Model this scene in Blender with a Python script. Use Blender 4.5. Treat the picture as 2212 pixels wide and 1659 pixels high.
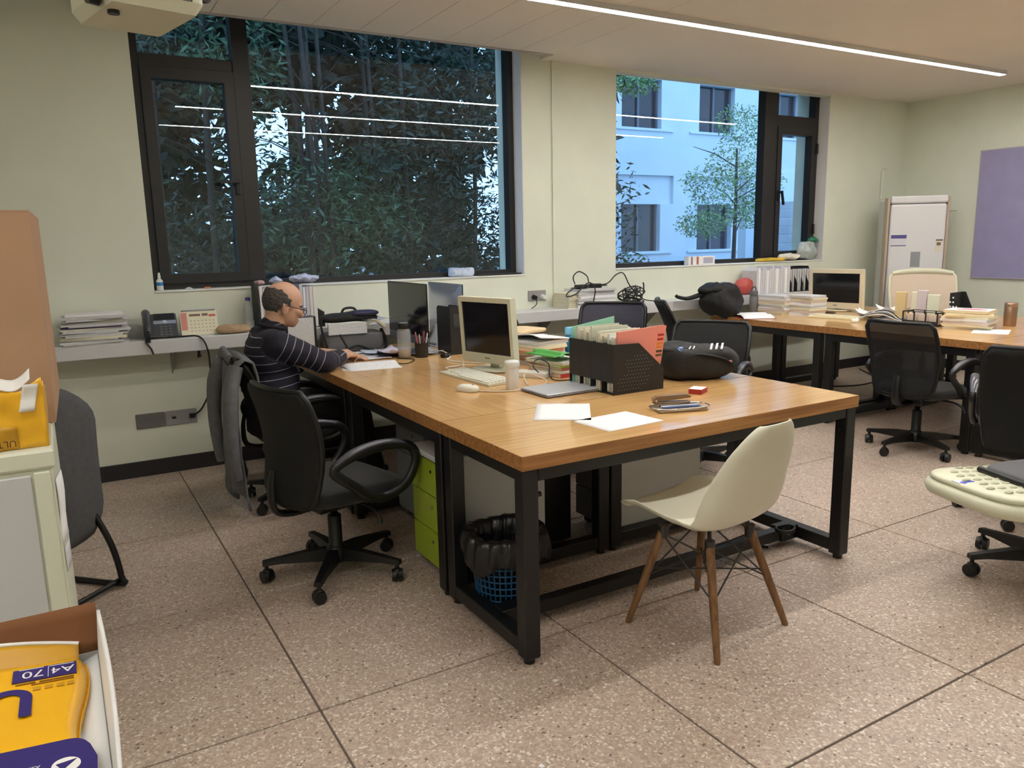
import bpy, bmesh, math, random
from mathutils import Vector, Matrix, noise
sc = bpy.context.scene
for o in list(bpy.data.objects):
    bpy.data.objects.remove(o)
C = sc.collection
PI = math.pi
R = math.radians

# ------------------------------------------------------------------ camera
cam_d = bpy.data.cameras.new('camera')
cam = bpy.data.objects.new('camera', cam_d)
C.objects.link(cam)
right = Vector((0.86070898, -0.50867374, -0.02076243))
down = Vector((-0.11004874, -0.14608129, -0.98313251))
fwd = Vector((0.49706069, 0.84847586, -0.18171238))
m3 = Matrix((right, -down, -fwd)).transposed()
cam.matrix_world = Matrix.Translation((0, 0, 1.44)) @ m3.to_4x4()
cam_d.sensor_fit = 'HORIZONTAL'
cam_d.sensor_width = 36.0
cam_d.lens = 1669.7 / 2212 * 36.0
cam_d.clip_start = 0.05
cam_d.clip_end = 300
sc.camera = cam

# ------------------------------------------------------------------ world: overcast daylight
w = bpy.data.worlds.new('overcast_sky')
sc.world = w
w.use_nodes = True
nt = w.node_tree
bg = nt.nodes['Background']
tc = nt.nodes.new('ShaderNodeTexCoord')
sp = nt.nodes.new('ShaderNodeSeparateXYZ')
rp = nt.nodes.new('ShaderNodeValToRGB')
nt.links.new(tc.outputs['Generated'], sp.inputs[0])
nt.links.new(sp.outputs['Z'], rp.inputs[0])
rp.color_ramp.elements[0].color = (0.34, 0.60, 1.0, 1)
rp.color_ramp.elements[1].color = (0.30, 0.57, 1.0, 1)
nt.links.new(rp.outputs[0], bg.inputs['Color'])
bg.inputs['Strength'].default_value = 2.7
LED_POWER = 43.0

# ------------------------------------------------------------------ view
sc.view_settings.view_transform = 'Standard'
sc.view_settings.look = 'None'
sc.view_settings.gamma = 1.0
sc.view_settings.use_curve_mapping = False
sc.view_settings.exposure = 0.22

# ------------------------------------------------------------------ materials
def lin(c):
    return tuple(((v / 255.0) / 12.92 if v / 255.0 <= 0.04045 else ((v / 255.0 + 0.055) / 1.055) ** 2.4) for v in c)

MATS = {}
def mat(name, rgb, rough=0.5, metal=0.0, var=0.0, scale=8.0, bump=0.0, bscale=60.0, spec=0.5, alpha=None, sheen=0.0, trans=0.0, coat=0.0):
    """principled material, sRGB 0-255 colour, optional noise variation and bump"""
    if name in MATS:
        return MATS[name]
    m = bpy.data.materials.new(name)
    m.use_nodes = True
    t = m.node_tree
    b = t.nodes['Principled BSDF']
    c = lin(rgb)
    b.inputs['Base Color'].default_value = (*c, 1)
    b.inputs['Roughness'].default_value = rough
    b.inputs['Metallic'].default_value = metal
    b.inputs['Specular IOR Level'].default_value = spec
    if sheen: b.inputs['Sheen Weight'].default_value = sheen
    if trans: b.inputs['Transmission Weight'].default_value = trans
    if coat: b.inputs['Coat Weight'].default_value = coat
    if alpha is not None:
        b.inputs['Alpha'].default_value = alpha
    if var or bump:
        g = t.nodes.new('ShaderNodeTexCoord')
    if var:
        n = t.nodes.new('ShaderNodeTexNoise'); n.inputs['Scale'].default_value = scale; n.inputs['Detail'].default_value = 5
        t.links.new(g.outputs['Object'], n.inputs['Vector'])
        r = t.nodes.new('ShaderNodeValToRGB')
        r.color_ramp.elements[0].position = 0.3; r.color_ramp.elements[1].position = 0.7
        r.color_ramp.elements[0].color = (*[max(0, v * (1 - var)) for v in c], 1)
        r.color_ramp.elements[1].color = (*[min(1, v * (1 + var)) for v in c], 1)
        t.links.new(n.outputs[0], r.inputs[0]); t.links.new(r.outputs[0], b.inputs['Base Color'])
    if bump:
        n2 = t.nodes.new('ShaderNodeTexNoise'); n2.inputs['Scale'].default_value = bscale; n2.inputs['Detail'].default_value = 3
        t.links.new(g.outputs['Object'], n2.inputs['Vector'])
        bp = t.nodes.new('ShaderNodeBump'); bp.inputs['Strength'].default_value = bump; bp.inputs['Distance'].default_value = 0.01
        t.links.new(n2.outputs[0], bp.inputs['Height']); t.links.new(bp.outputs[0], b.inputs['Normal'])
    MATS[name] = m
    return m

def wood_mat(name, axis, light, dark, rough=0.3, sc_=1.0, coat=0.0):
    m = bpy.data.materials.new(name); m.use_nodes = True
    t = m.node_tree; b = t.nodes['Principled BSDF']
    g = t.nodes.new('ShaderNodeNewGeometry')
    mp = t.nodes.new('ShaderNodeMapping')
    s = [55 * sc_, 55 * sc_, 55 * sc_]; s[axis] = 1.6 * sc_
    mp.inputs['Scale'].default_value = s
    t.links.new(g.outputs['Position'], mp.inputs[0])
    n = t.nodes.new('ShaderNodeTexNoise'); n.inputs['Scale'].default_value = 1.0; n.inputs['Detail'].default_value = 6; n.inputs['Distortion'].default_value = 0.6
    t.links.new(mp.outputs[0], n.inputs['Vector'])
    r = t.nodes.new('ShaderNodeValToRGB')
    r.color_ramp.elements[0].position = 0.36; r.color_ramp.elements[1].position = 0.62
    r.color_ramp.elements[0].color = (*lin(dark), 1); r.color_ramp.elements[1].color = (*lin(light), 1)
    t.links.new(n.outputs[0], r.inputs[0])
    n2 = t.nodes.new('ShaderNodeTexNoise'); n2.inputs['Scale'].default_value = 2.2; n2.inputs['Detail'].default_value = 2
    t.links.new(g.outputs['Position'], n2.inputs['Vector'])
    mx = t.nodes.new('ShaderNodeMix'); mx.data_type = 'RGBA'; mx.blend_type = 'MULTIPLY'
    r2 = t.nodes.new('ShaderNodeValToRGB'); r2.color_ramp.elements[0].position = .35; r2.color_ramp.elements[1].position = .65
    r2.color_ramp.elements[0].color = (0.86, 0.82, 0.76, 1); r2.color_ramp.elements[1].color = (1, 1, 1, 1)
    t.links.new(n2.outputs[0], r2.inputs[0])
    mx.inputs[0].default_value = 1.0
    t.links.new(r.outputs[0], mx.inputs[6]); t.links.new(r2.outputs[0], mx.inputs[7])
    t.links.new(mx.outputs[2], b.inputs['Base Color'])
    b.inputs['Roughness'].default_value = rough
    b.inputs['Coat Weight'].default_value = coat
    b.inputs['Coat Roughness'].default_value = 0.12
    bp = t.nodes.new('ShaderNodeBump'); bp.inputs['Strength'].default_value = 0.12; bp.inputs['Distance'].default_value = 0.003
    t.links.new(n.outputs[0], bp.inputs['Height']); t.links.new(bp.outputs[0], b.inputs['Normal'])
    MATS[name] = m
    return m

def terrazzo():
    m = bpy.data.materials.new('terrazzo'); m.use_nodes = True
    t = m.node_tree; b = t.nodes['Principled BSDF']
    g = t.nodes.new('ShaderNodeNewGeometry')
    v = t.nodes.new('ShaderNodeTexVoronoi'); v.inputs['Scale'].default_value = 135
    t.links.new(g.outputs['Position'], v.inputs['Vector'])
    sep = t.nodes.new('ShaderNodeSeparateColor'); t.links.new(v.outputs['Color'], sep.inputs[0])
    r = t.nodes.new('ShaderNodeValToRGB'); r.color_ramp.interpolation = 'CONSTANT'
    e = r.color_ramp.elements
    e[0].position = 0; e[0].color = (*lin((192, 172, 157)), 1)
    e[1].position = 0.3; e[1].color = (*lin((178, 157, 143)), 1)
    for p_, c_ in ((0.55, (199, 181, 166)), (0.74, (174, 155, 141)), (0.84, (214, 200, 186)), (0.93, (230, 220, 208)), (0.985, (120, 98, 86))):
        k = e.new(p_); k.color = (*lin(c_), 1)
    t.links.new(sep.outputs[0], r.inputs[0])
    n = t.nodes.new('ShaderNodeTexNoise'); n.inputs['Scale'].default_value = 1.7; n.inputs['Detail'].default_value = 4
    t.links.new(g.outputs['Position'], n.inputs['Vector'])
    r2 = t.nodes.new('ShaderNodeValToRGB'); r2.color_ramp.elements[0].position = .3; r2.color_ramp.elements[1].position = .7
    r2.color_ramp.elements[0].color = (0.86, 0.85, 0.83, 1); r2.color_ramp.elements[1].color = (1, 1, 1, 1)
    t.links.new(n.outputs[0], r2.inputs[0])
    mx = t.nodes.new('ShaderNodeMix'); mx.data_type = 'RGBA'; mx.blend_type = 'MULTIPLY'; mx.inputs[0].default_value = 1
    t.links.new(r.outputs[0], mx.inputs[6]); t.links.new(r2.outputs[0], mx.inputs[7])
    t.links.new(mx.outputs[2], b.inputs['Base Color'])
    n3 = t.nodes.new('ShaderNodeTexNoise'); n3.inputs['Scale'].default_value = 9; n3.inputs['Detail'].default_value = 3
    t.links.new(g.outputs['Position'], n3.inputs['Vector'])
    mr = t.nodes.new('ShaderNodeMapRange'); mr.inputs[3].default_value = 0.33; mr.inputs[4].default_value = 0.5
    t.links.new(n3.outputs[0], mr.inputs[0]); t.links.new(mr.outputs[0], b.inputs['Roughness'])
    bp = t.nodes.new('ShaderNodeBump'); bp.inputs['Strength'].default_value = 0.08; bp.inputs['Distance'].default_value = 0.002
    t.links.new(v.outputs['Distance'], bp.inputs['Height']); t.links.new(bp.outputs[0], b.inputs['Normal'])
    return m

def glass_pane(name, tint=(1, 1, 1)):
    m = bpy.data.materials.new(name); m.use_nodes = True
    t = m.node_tree; t.nodes.clear()
    o = t.nodes.new('ShaderNodeOutputMaterial')
    tr = t.nodes.new('ShaderNodeBsdfTransparent'); tr.inputs[0].default_value = (*tint, 1)
    gl = t.nodes.new('ShaderNodeBsdfGlossy'); gl.inputs['Roughness'].default_value = 0.0
    lw = t.nodes.new('ShaderNodeLayerWeight'); lw.inputs['Blend'].default_value = 0.5
    pw = t.nodes.new('ShaderNodeMath'); pw.operation = 'POWER'; pw.inputs[1].default_value = 5
    mu = t.nodes.new('ShaderNodeMapRange'); mu.inputs[3].default_value = 0.055; mu.inputs[4].default_value = 1.0
    mx = t.nodes.new('ShaderNodeMixShader')
    t.links.new(lw.outputs['Facing'], pw.inputs[0]); t.links.new(pw.outputs[0], mu.inputs[0]); t.links.new(mu.outputs[0], mx.inputs[0])
    t.links.new(tr.outputs[0], mx.inputs[1]); t.links.new(gl.outputs[0], mx.inputs[2])
    t.links.new(mx.outputs[0], o.inputs[0])
    return m

def clear_mat(name, rgb, opac=0.25, rough=0.08):
    """thin clear plastic: transparent with some coloured glossy body"""
    m = bpy.data.materials.new(name); m.use_nodes = True
    t = m.node_tree; b = t.nodes['Principled BSDF']
    b.inputs['Base Color'].default_value = (*lin(rgb), 1); b.inputs['Roughness'].default_value = rough
    b.inputs['Alpha'].default_value = opac
    MATS[name] = m
    return m

def emit_mat(name, rgb, s):
    m = bpy.data.materials.new(name); m.use_nodes = True
    b = m.node_tree.nodes['Principled BSDF']
    b.inputs['Base Color'].default_value = (0.8, 0.8, 0.8, 1)
    b.inputs['Emission Color'].default_value = (*rgb, 1); b.inputs['Emission Strength'].default_value = s
    return m

def lines_mat(name, base, ink, sx=0, sz=60.0, dens=0.5, axis=1):
    """paper with rows of print: flat print only"""
    m = bpy.data.materials.new(name); m.use_nodes = True
    t = m.node_tree; b = t.nodes['Principled BSDF']; b.inputs['Roughness'].default_value = .7
    g = t.nodes.new('ShaderNodeTexCoord')
    w_ = t.nodes.new('ShaderNodeTexWave'); w_.bands_direction = 'XYZ'[axis]; w_.inputs['Scale'].default_value = sz; w_.inputs['Distortion'].default_value = 0
    t.links.new(g.outputs['Object'], w_.inputs['Vector'])
    n = t.nodes.new('ShaderNodeTexNoise'); n.inputs['Scale'].default_value = 130; n.inputs['Detail'].default_value = 2
    t.links.new(g.outputs['Object'], n.inputs['Vector'])
    mu = t.nodes.new('ShaderNodeMath'); mu.operation = 'MULTIPLY'
    t.links.new(w_.outputs[0], mu.inputs[0]); t.links.new(n.outputs[0], mu.inputs[1])
    r = t.nodes.new('ShaderNodeValToRGB'); r.color_ramp.elements[0].position = dens - .08; r.color_ramp.elements[1].position = dens + .08
    r.color_ramp.elements[0].color = (*lin(base), 1); r.color_ramp.elements[1].color = (*lin(ink), 1)
    t.links.new(mu.outputs[0], r.inputs[0]); t.links.new(r.outputs[0], b.inputs['Base Color'])
    MATS[name] = m
    return m

# ------------------------------------------------------------------ mesh builder
class MB:
    def __init__(s):
        s.v = []; s.f = []; s.sm = []; s.M = Matrix.Identity(4)
    def add(s, vs, fs, smooth=False):
        n = len(s.v)
        s.v += [tuple(s.M @ Vector(p)) for p in vs]
        s.f += [tuple(n + i for i in f) for f in fs]
        s.sm += [smooth] * len(fs)
        return s
    def box(s, x0, x1, y0, y1, z0, z1):
        return s.add([(x0, y0, z0), (x1, y0, z0), (x1, y1, z0), (x0, y1, z0), (x0, y0, z1), (x1, y0, z1), (x1, y1, z1), (x0, y1, z1)],
                     [(0, 3, 2, 1), (4, 5, 6, 7), (0, 1, 5, 4), (1, 2, 6, 5), (2, 3, 7, 6), (3, 0, 4, 7)])
    def rbox(s, x0, x1, y0, y1, z0, z1, r=0.004, n=2):
        """box with rounded vertical edges and a chamfer on top and bottom"""
        cx, cy = (x0 + x1) / 2, (y0 + y1) / 2
        hx, hy = (x1 - x0) / 2, (y1 - y0) / 2
        rr = min(r, hx * .99, hy * .99); rz = min(r, (z1 - z0) * .49)
        def ring(ins, z):
            o = []
            for qx, qy, a0 in ((1, 1, 0), (-1, 1, 90), (-1, -1, 180), (1, -1, 270)):
                for k in range(n + 1):
                    a = R(a0 + 90 * k / n)
                    o.append((cx + qx * (hx - rr) + (rr - ins) * math.cos(a), cy + qy * (hy - rr) + (rr - ins) * math.sin(a), z))
            return o
        rings = [ring(rz * .95 if rz < rr else rr * .7, z0), ring(0, z0 + rz), ring(0, z1 - rz), ring(rz * .95 if rz < rr else rr * .7, z1)]
        L = len(rings[0]); vs = [p for q in rings for p in q]
        fs = [tuple(range(L - 1, -1, -1)), tuple(range(3 * L, 4 * L))]
        for k in range(3):
            for i in range(L):
                j = (i + 1) % L
                fs.append((k * L + i, k * L + j, (k + 1) * L + j, (k + 1) * L + i))
        return s.add(vs, fs)
    def bar(s, p0, p1, w_, h, up=(0, 0, 1)):
        p0, p1 = Vector(p0), Vector(p1); d = (p1 - p0).normalized(); u = Vector(up)
        if abs(d.dot(u)) > .98: u = Vector((1, 0, 0))
        a = d.cross(u).normalized() * (w_ / 2); b = a.cross(d).normalized() * (h / 2)
        vs = [p0 - a - b, p0 + a - b, p0 + a + b, p0 - a + b, p1 - a - b, p1 + a - b, p1 + a + b, p1 - a + b]
        return s.add(vs, [(0, 3, 2, 1), (4, 5, 6, 7), (0, 1, 5, 4), (1, 2, 6, 5), (2, 3, 7, 6), (3, 0, 4, 7)])
    def cyl(s, p0, p1, r0, r1=None, n=16, cap=True):
        r1 = r0 if r1 is None else r1
        p0, p1 = Vector(p0), Vector(p1); d = (p1 - p0).normalized()
        u = Vector((0, 0, 1)) if abs(d.z) < .9 else Vector((1, 0, 0))
        a = d.cross(u).normalized(); b = d.cross(a)
        vs = []
        for p, r in ((p0, r0), (p1, r1)):
            for i in range(n):
                t = 2 * PI * i / n
                vs.append(p + a * (r * math.cos(t)) + b * (r * math.sin(t)))
        s.add(vs, [(i, (i + 1) % n, n + (i + 1) % n, n + i) for i in range(n)], True)
        if cap:
            s.add(vs[:n], [tuple(range(n))]); s.add(vs[n:], [tuple(range(n - 1, -1, -1))])
        return s
    def tube(s, pts, r, n=8, closed=False, flat=1.0):
        pts = [Vector(p) for p in pts]; N = len(pts)
        if not closed and 4 <= N <= 25:
            q, rr_ = [], []
            for i in range(N - 1):
                a, b_, c, d_ = pts[max(i - 1, 0)], pts[i], pts[i + 1], pts[min(i + 2, N - 1)]
                for k in range(4):
                    t = k / 4
                    q.append(.5 * (2 * b_ + (c - a) * t + (2 * a - 5 * b_ + 4 * c - d_) * t * t + (3 * b_ - a - 3 * c + d_) * t ** 3))
                    if isinstance(r, (list, tuple)): rr_.append(r[i] + (r[i + 1] - r[i]) * t)
            q.append(pts[-1])
            if isinstance(r, (list, tuple)): r = rr_ + [r[-1]]
            pts = q; N = len(pts)
        if N < 2: return s
        if closed and 4 <= N <= 16 and not isinstance(r, (list, tuple)):
            q = []
            for i in range(N):
                a, b_, c, d_ = pts[i - 1], pts[i], pts[(i + 1) % N], pts[(i + 2) % N]
                for k in range(4):
                    t = k / 4
                    q.append(.5 * (2 * b_ + (c - a) * t + (2 * a - 5 * b_ + 4 * c - d_) * t * t + (3 * b_ - a - 3 * c + d_) * t ** 3))
            pts = q; N = len(pts)
        vs = []; prev = None
        for i, p in enumerate(pts):
            if closed: d = (pts[(i + 1) % N] - pts[i - 1])
            else: d = pts[min(i + 1, N - 1)] - pts[max(i - 1, 0)]
            d = d.normalized() if d.length > 1e-9 else Vector((0, 0, 1))
            if prev is None:
                u = Vector((0, 0, 1)) if abs(d.z) < .9 else Vector((1, 0, 0))
                a = d.cross(u).normalized()
            else:
                a = (prev - d * prev.dot(d)); a = a.normalized() if a.length > 1e-6 else d.orthogonal().normalized()
            prev = a; b = d.cross(a)
            rr = r[i] if isinstance(r, (list, tuple)) else r
            for k in range(n):
                t = 2 * PI * k / n
                vs.append(p + a * (rr * math.cos(t)) + b * (rr * flat * math.sin(t)))
        fs = []
        for i in range(N if closed else N - 1):
            j = (i + 1) % N
            for k in range(n):
                l = (k + 1) % n
                fs.append((i * n + k, i * n + l, j * n + l, j * n + k))
        s.add(vs, fs, True)
        if not closed:
            s.add(vs[:n], [tuple(range(n - 1, -1, -1))]); s.add(vs[-n:], [tuple(range(n))])
        return s
    def lathe(s, prof, n=24, c=(0, 0, 0), capb=True, capt=True):
        vs = []
        for r, z in prof:
            for i in range(n):
                t = 2 * PI * i / n
                vs.append((c[0] + r * math.cos(t), c[1] + r * math.sin(t), c[2] + z))
        fs = []
        for k in range(len(prof) - 1):
            for i in range(n):
                j = (i + 1) % n
                fs.append((k * n + i, k * n + j, (k + 1) * n + j, (k + 1) * n + i))
        s.add(vs, fs, True)
        if capb: s.add(vs[:n], [tuple(range(n - 1, -1, -1))])
        if capt: s.add(vs[-n:], [tuple(range(n))])
        return s
    def prism(s, poly, z0, z1, plane='xy'):
        """extruded polygon; plane xy -> along z, xz -> along y, yz -> along x"""
        def P(a, b, c):
            return (a, b, c) if plane == 'xy' else ((a, c, b) if plane == 'xz' else (c, a, b))
        n = len(poly)
        vs = [P(a, b, z0) for a, b in poly] + [P(a, b, z1) for a, b in poly]
        fs = [tuple(range(n - 1, -1, -1)), tuple(range(n, 2 * n))] + [(i, (i + 1) % n, n + (i + 1) % n, n + i) for i in range(n)]
        return s.add(vs, fs)
    def sq(s, c, r, e1=1.0, e2=1.0, nu=24, nv=12, fn=None):
        """superquadric ellipsoid"""
        def p_(x, e): return math.copysign(abs(x) ** e, x)
        vs = []
        for j in range(nv + 1):
            v = -PI / 2 + PI * j / nv
            for i in range(nu):
                u = -PI + 2 * PI * i / nu
                q = Vector((r[0] * p_(math.cos(v), e1) * p_(math.cos(u), e2), r[1] * p_(math.cos(v), e1) * p_(math.sin(u), e2), r[2] * p_(math.sin(v), e1)))
                if fn: q = fn(q)
                vs.append((c[0] + q.x, c[1] + q.y, c[2] + q.z))
        fs = []
        for j in range(nv):
            for i in range(nu):
                k = (i + 1) % nu
                fs.append((j * nu + i, j * nu + k, (j + 1) * nu + k, (j + 1) * nu + i))
        return s.add(vs, fs, True)
    def sheet(s, fn, nu, nv, th=0.0, smooth=True):
        """surface fn(u,v) in 0..1; thickness along -normal if th"""
        g = [[Vector(fn(i / nu, j / nv)) for i in range(nu + 1)] for j in range(nv + 1)]
        W_ = nu + 1
        vs = [p for row in g for p in row]
        fs = [(j * W_ + i, j * W_ + i + 1, (j + 1) * W_ + i + 1, (j + 1) * W_ + i) for j in range(nv) for i in range(nu)]
        if not th:
            return s.add(vs, fs, smooth)
        nrm = []
        for j in range(nv + 1):
            for i in range(nu + 1):
                du = g[j][min(i + 1, nu)] - g[j][max(i - 1, 0)]; dv = g[min(j + 1, nv)][i] - g[max(j - 1, 0)][i]
                n = du.cross(dv); nrm.append(n.normalized() if n.length > 1e-12 else Vector((0, 0, 1)))
        N = len(vs)
        vb = [vs[k] - nrm[k] * th for k in range(N)]
        fb = [tuple(N + i for i in reversed(f)) for f in fs]
        rim = [i for i in range(W_)] + [j * W_ + nu for j in range(1, nv + 1)] + [nv * W_ + i for i in range(nu - 1, -1, -1)] + [j * W_ for j in range(nv - 1, 0, -1)]
        fr = [(rim[(k + 1) % len(rim)], rim[k], N + rim[k], N + rim[(k + 1) % len(rim)]) for k in range(len(rim))]
        return s.add(vs + vb, fs + fb + fr, smooth)
    def mesh(s, name, m, bevel=0.0):
        me = bpy.data.meshes.new(name)
        me.from_pydata(s.v, [], s.f)
        me.polygons.foreach_set('use_smooth', s.sm)
        if bevel:
            bm = bmesh.new(); bm.from_mesh(me)
            bmesh.ops.remove_doubles(bm, verts=bm.verts, dist=1e-6)
            ed = [e for e in bm.edges if len(e.link_faces) == 2 and e.calc_face_angle(0) > R(40)]
            bmesh.ops.bevel(bm, geom=ed, offset=bevel, segments=2, affect='EDGES', profile=.6, clamp_overlap=True)
            bm.to_mesh(me); bm.free()
        me.materials.append(m)
        me.update()
        return me

def obj(name, mb, m, parent=None, loc=None, rz=0.0, bevel=0.0):
    me = mb.mesh(name, m, bevel) if isinstance(mb, MB) else mb
    o = bpy.data.objects.new(name, me); C.objects.link(o)
    if parent is not None: o.parent = parent
    if loc is not None: o.location = loc
    if rz: o.rotation_euler = (0, 0, rz)
    return o

def tag(o, label, cat, group=None, kind=None):
    o['label'] = label; o['category'] = cat
    if group: o['group'] = group
    if kind: o['kind'] = kind
    return o

def thing(name, label, cat, loc=(0, 0, 0), rz=0.0, group=None):
    o = bpy.data.objects.new(name, None); C.objects.link(o)
    o.empty_display_size = .05
    o.location = loc; o.rotation_euler = (0, 0, rz)
    return tag(o, label, cat, group)

def struct(name, mb, m, parent=None, bevel=0.0):
    o = obj(name, mb, m, parent, bevel=bevel)
    if parent is None: o['kind'] = 'structure'
    return o

def one(name, label, cat, mb, m, loc=(0, 0, 0), rz=0.0, group=None, bevel=0.0):
    return tag(obj(name, mb, m, None, loc, rz, bevel), label, cat, group)

def dup(root, loc, rz, label=None, group=None):
    def cp(o, par):
        c = o.copy(); C.objects.link(c)
        if par is not None: c.parent = par
        for k in o.children: cp(k, c)
        return c
    r = cp(root, None)
    r.location = loc; r.rotation_euler = (0, 0, rz)
    if label: r['label'] = label
    if group: r['group'] = group
    return r

def text_mesh(name, s, size, m, parent=None, mw=None, align='CENTER', extr=0.0):
    cu = bpy.data.curves.new(name, 'FONT'); cu.body = s; cu.size = size; cu.align_x = align; cu.align_y = 'CENTER'
    cu.resolution_u = 3; cu.extrude = extr
    t = bpy.data.objects.new(name + '_c', cu); C.objects.link(t)
    dg = bpy.context.evaluated_depsgraph_get()
    me = bpy.data.meshes.new_from_object(t.evaluated_get(dg))
    bpy.data.objects.remove(t); bpy.data.curves.remove(cu)
    me.materials.clear(); me.materials.append(m)
    o = bpy.data.objects.new(name, me); C.objects.link(o)
    if parent is not None: o.parent = parent
    if mw is not None: o.matrix_local = mw
    return o

def rot(ax, deg): return Matrix.Rotation(R(deg), 4, ax)
def tr(x, y, z): return Matrix.Translation((x, y, z))

def remeshed(mb, voxel, name, m, smooth_it=6, fn=None):
    """fuse overlapping volumes into one continuous skin"""
    me = mb.mesh(name + '_src', m)
    o = bpy.data.objects.new(name + '_src', me); C.objects.link(o)
    md = o.modifiers.new('r', 'REMESH'); md.mode = 'VOXEL'; md.voxel_size = voxel; md.use_smooth_shade = True
    md2 = o.modifiers.new('s', 'SMOOTH'); md2.iterations = smooth_it; md2.factor = 0.5
    dg = bpy.context.evaluated_depsgraph_get()
    out = bpy.data.meshes.new_from_object(o.evaluated_get(dg))
    bpy.data.objects.remove(o); bpy.data.meshes.remove(me)
    out.name = name
    out.materials.clear(); out.materials.append(m)
    if fn:
        for v in out.vertices: v.co = fn(v.co.copy(), v.normal)
    for p_ in out.polygons: p_.use_smooth = True
    return out

def wob(p, s, a):
    return noise.noise_vector(Vector(p) * s) * a

ORD = ['topmost', 'second', 'third', 'fourth', 'fifth', 'sixth', 'seventh', 'eighth', 'ninth', 'tenth', 'eleventh', 'twelfth', 'thirteenth', 'fourteenth', 'fifteenth', 'sixteenth', 'seventeenth', 'eighteenth', 'nineteenth', 'twentieth']
def from_top(k, n): return 'topmost' if k == n - 1 else ('bottom' if k == 0 else ORD[n - 1 - k] + ' from the top')
def from_left(k): return 'leftmost' if k == 0 else ORD[k] + ' from the left'
random.seed(7)
# ------------------------------------------------------------------ shared materials
M_wall = mat('wall_paint', (222, 226, 210), .75, var=.03, scale=3, bump=.03, bscale=90)
M_ceil = mat('ceiling_paint', (226, 220, 210), .8, var=.02, scale=2)
M_terr = terrazzo()
M_grout = mat('grout', (96, 84, 76), .8)
M_white = mat('white_plastic', (225, 225, 220), .4)
M_shelf = mat('shelf_laminate', (205, 205, 206), .35, var=.02)
M_frame = mat('window_frame_black', (34, 33, 33), .45, var=.08, scale=20)
M_base = mat('baseboard_dark', (38, 36, 40), .45, var=.1)
M_steel = mat('black_steel', (15, 15, 16), .42, var=.1, scale=14, bump=.02, bscale=200)
M_blackp = mat('black_plastic', (14, 14, 15), .42, bump=.03, bscale=240)
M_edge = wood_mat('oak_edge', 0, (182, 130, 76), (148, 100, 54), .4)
M_blackg = mat('black_gloss', (12, 12, 14), .12)
M_mesh = mat('black_mesh_fabric', (15, 15, 16), .85, var=.15, scale=160, bump=.25, bscale=420)
M_fabric = mat('black_fabric', (22, 22, 23), .9, var=.15, scale=60, bump=.2, bscale=300, sheen=.2)
M_wood_x = wood_mat('oak_desk_x', 0, (236, 194, 130), (213, 165, 104), .28, coat=.8)
M_wood_y = wood_mat('oak_desk_y', 1, (236, 194, 134), (215, 168, 110), .28, coat=.8)
M_paper = mat('paper', (236, 236, 238), .8)
M_paper_g = mat('paper_grey', (205, 205, 206), .8, var=.05, scale=30)
M_paper_c = mat('paper_cream', (228, 222, 196), .8, var=.04, scale=30)
M_print = lines_mat('printed_paper', (236, 236, 238), (176, 176, 180), sz=42, dens=.42)
M_print_x = lines_mat('printed_paper_x', (234, 234, 236), (172, 172, 178), sz=42, dens=.42, axis=0)
M_print_z = lines_mat('printed_paper_z', (216, 216, 216), (166, 166, 168), sz=42, dens=.42, axis=2)
M_chrome = mat('chrome', (200, 200, 205), .2, 1.0)
M_glass = glass_pane('window_glass', (.93, .97, .97))
M_led = emit_mat('led_diffuser', (1.0, .97, .92), LED_POWER)
M_alu = mat('white_aluminium', (205, 205, 205), .35)

CZ = 2.82            # ceiling height
WY = 5.35            # inner face of the window wall
WO = 5.75            # outer face
XR = 8.19            # right wall
XL, YB = -2.6, -1.6  # walls behind and left of the camera

# ------------------------------------------------------------------ floor: grout bed with terrazzo slabs
fl = struct('floor', MB().box(XL - .2, XR + .2, YB - .2, WO, -.12, -.004), M_grout)
TX, TY, GX, GY = .578, 2.222, .943, .957
tm = MB().rbox(0, GX - .007, 0, GY - .007, -.03, 0, .002, 1).mesh('tile', M_terr)
ix0 = int(math.floor((XL - TX) / GX)); ix1 = int(math.ceil((XR - TX) / GX))
iy0 = int(math.floor((YB - TY) / GY)); iy1 = int(math.ceil((WY - TY) / GY))
def clip_tile(x0, y0):
    return MB().rbox(max(x0, XL), min(x0 + GX - .007, XR), max(y0, YB), min(y0 + GY - .007, WY), -.03, 0, .002, 1)
for i in range(ix0, ix1):
    for j in range(iy0, iy1):
        x0 = TX + i * GX + .0035; y0 = TY + j * GY + .0035
        edge = x0 < XL or x0 + GX > XR or y0 < YB or y0 + GY > WY
        if edge:
            if min(x0 + GX, XR) - max(x0, XL) < .02 or min(y0 + GY, WY) - max(y0, YB) < .02: continue
            obj('tile', clip_tile(x0, y0), M_terr, fl)
        else:
            t_ = bpy.data.objects.new('tile', tm); C.objects.link(t_); t_.parent = fl; t_.location = (x0, y0, 0)

# ------------------------------------------------------------------ walls
W1 = (.545, 3.275, 1.165)     # first window opening x0 x1 sill
W2 = (4.195, 6.895, 1.175)
WT = 2.80
wb = MB()
wb.box(XL - .2, W1[0], WY, WO, 0, 3.1)
wb.box(W1[1], W2[0], WY, WO, 0, 3.1)
wb.box(W2[1], XR + .2, WY, WO, 0, 3.1)
wb.box(W1[0], W1[1], WY, WO, 0, W1[2]); wb.box(W2[0], W2[1], WY, WO, 0, W2[2])
wb.box(W1[0], W1[1], WY, WO, 3.0, 3.1); wb.box(W2[0], W2[1], WY, 5.46, WT, 3.1); wb.box(W2[0], W2[1], 5.57, WO, 2.9, 3.1); wb.box(W2[0], W2[1], 5.4601, 5.5699, 2.93, 3.1)
struct('wall_back', wb, M_wall)
struct('wall_right', MB().box(XR, XR + .2, YB - .2, WY, 0, 3.1), M_wall)
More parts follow.
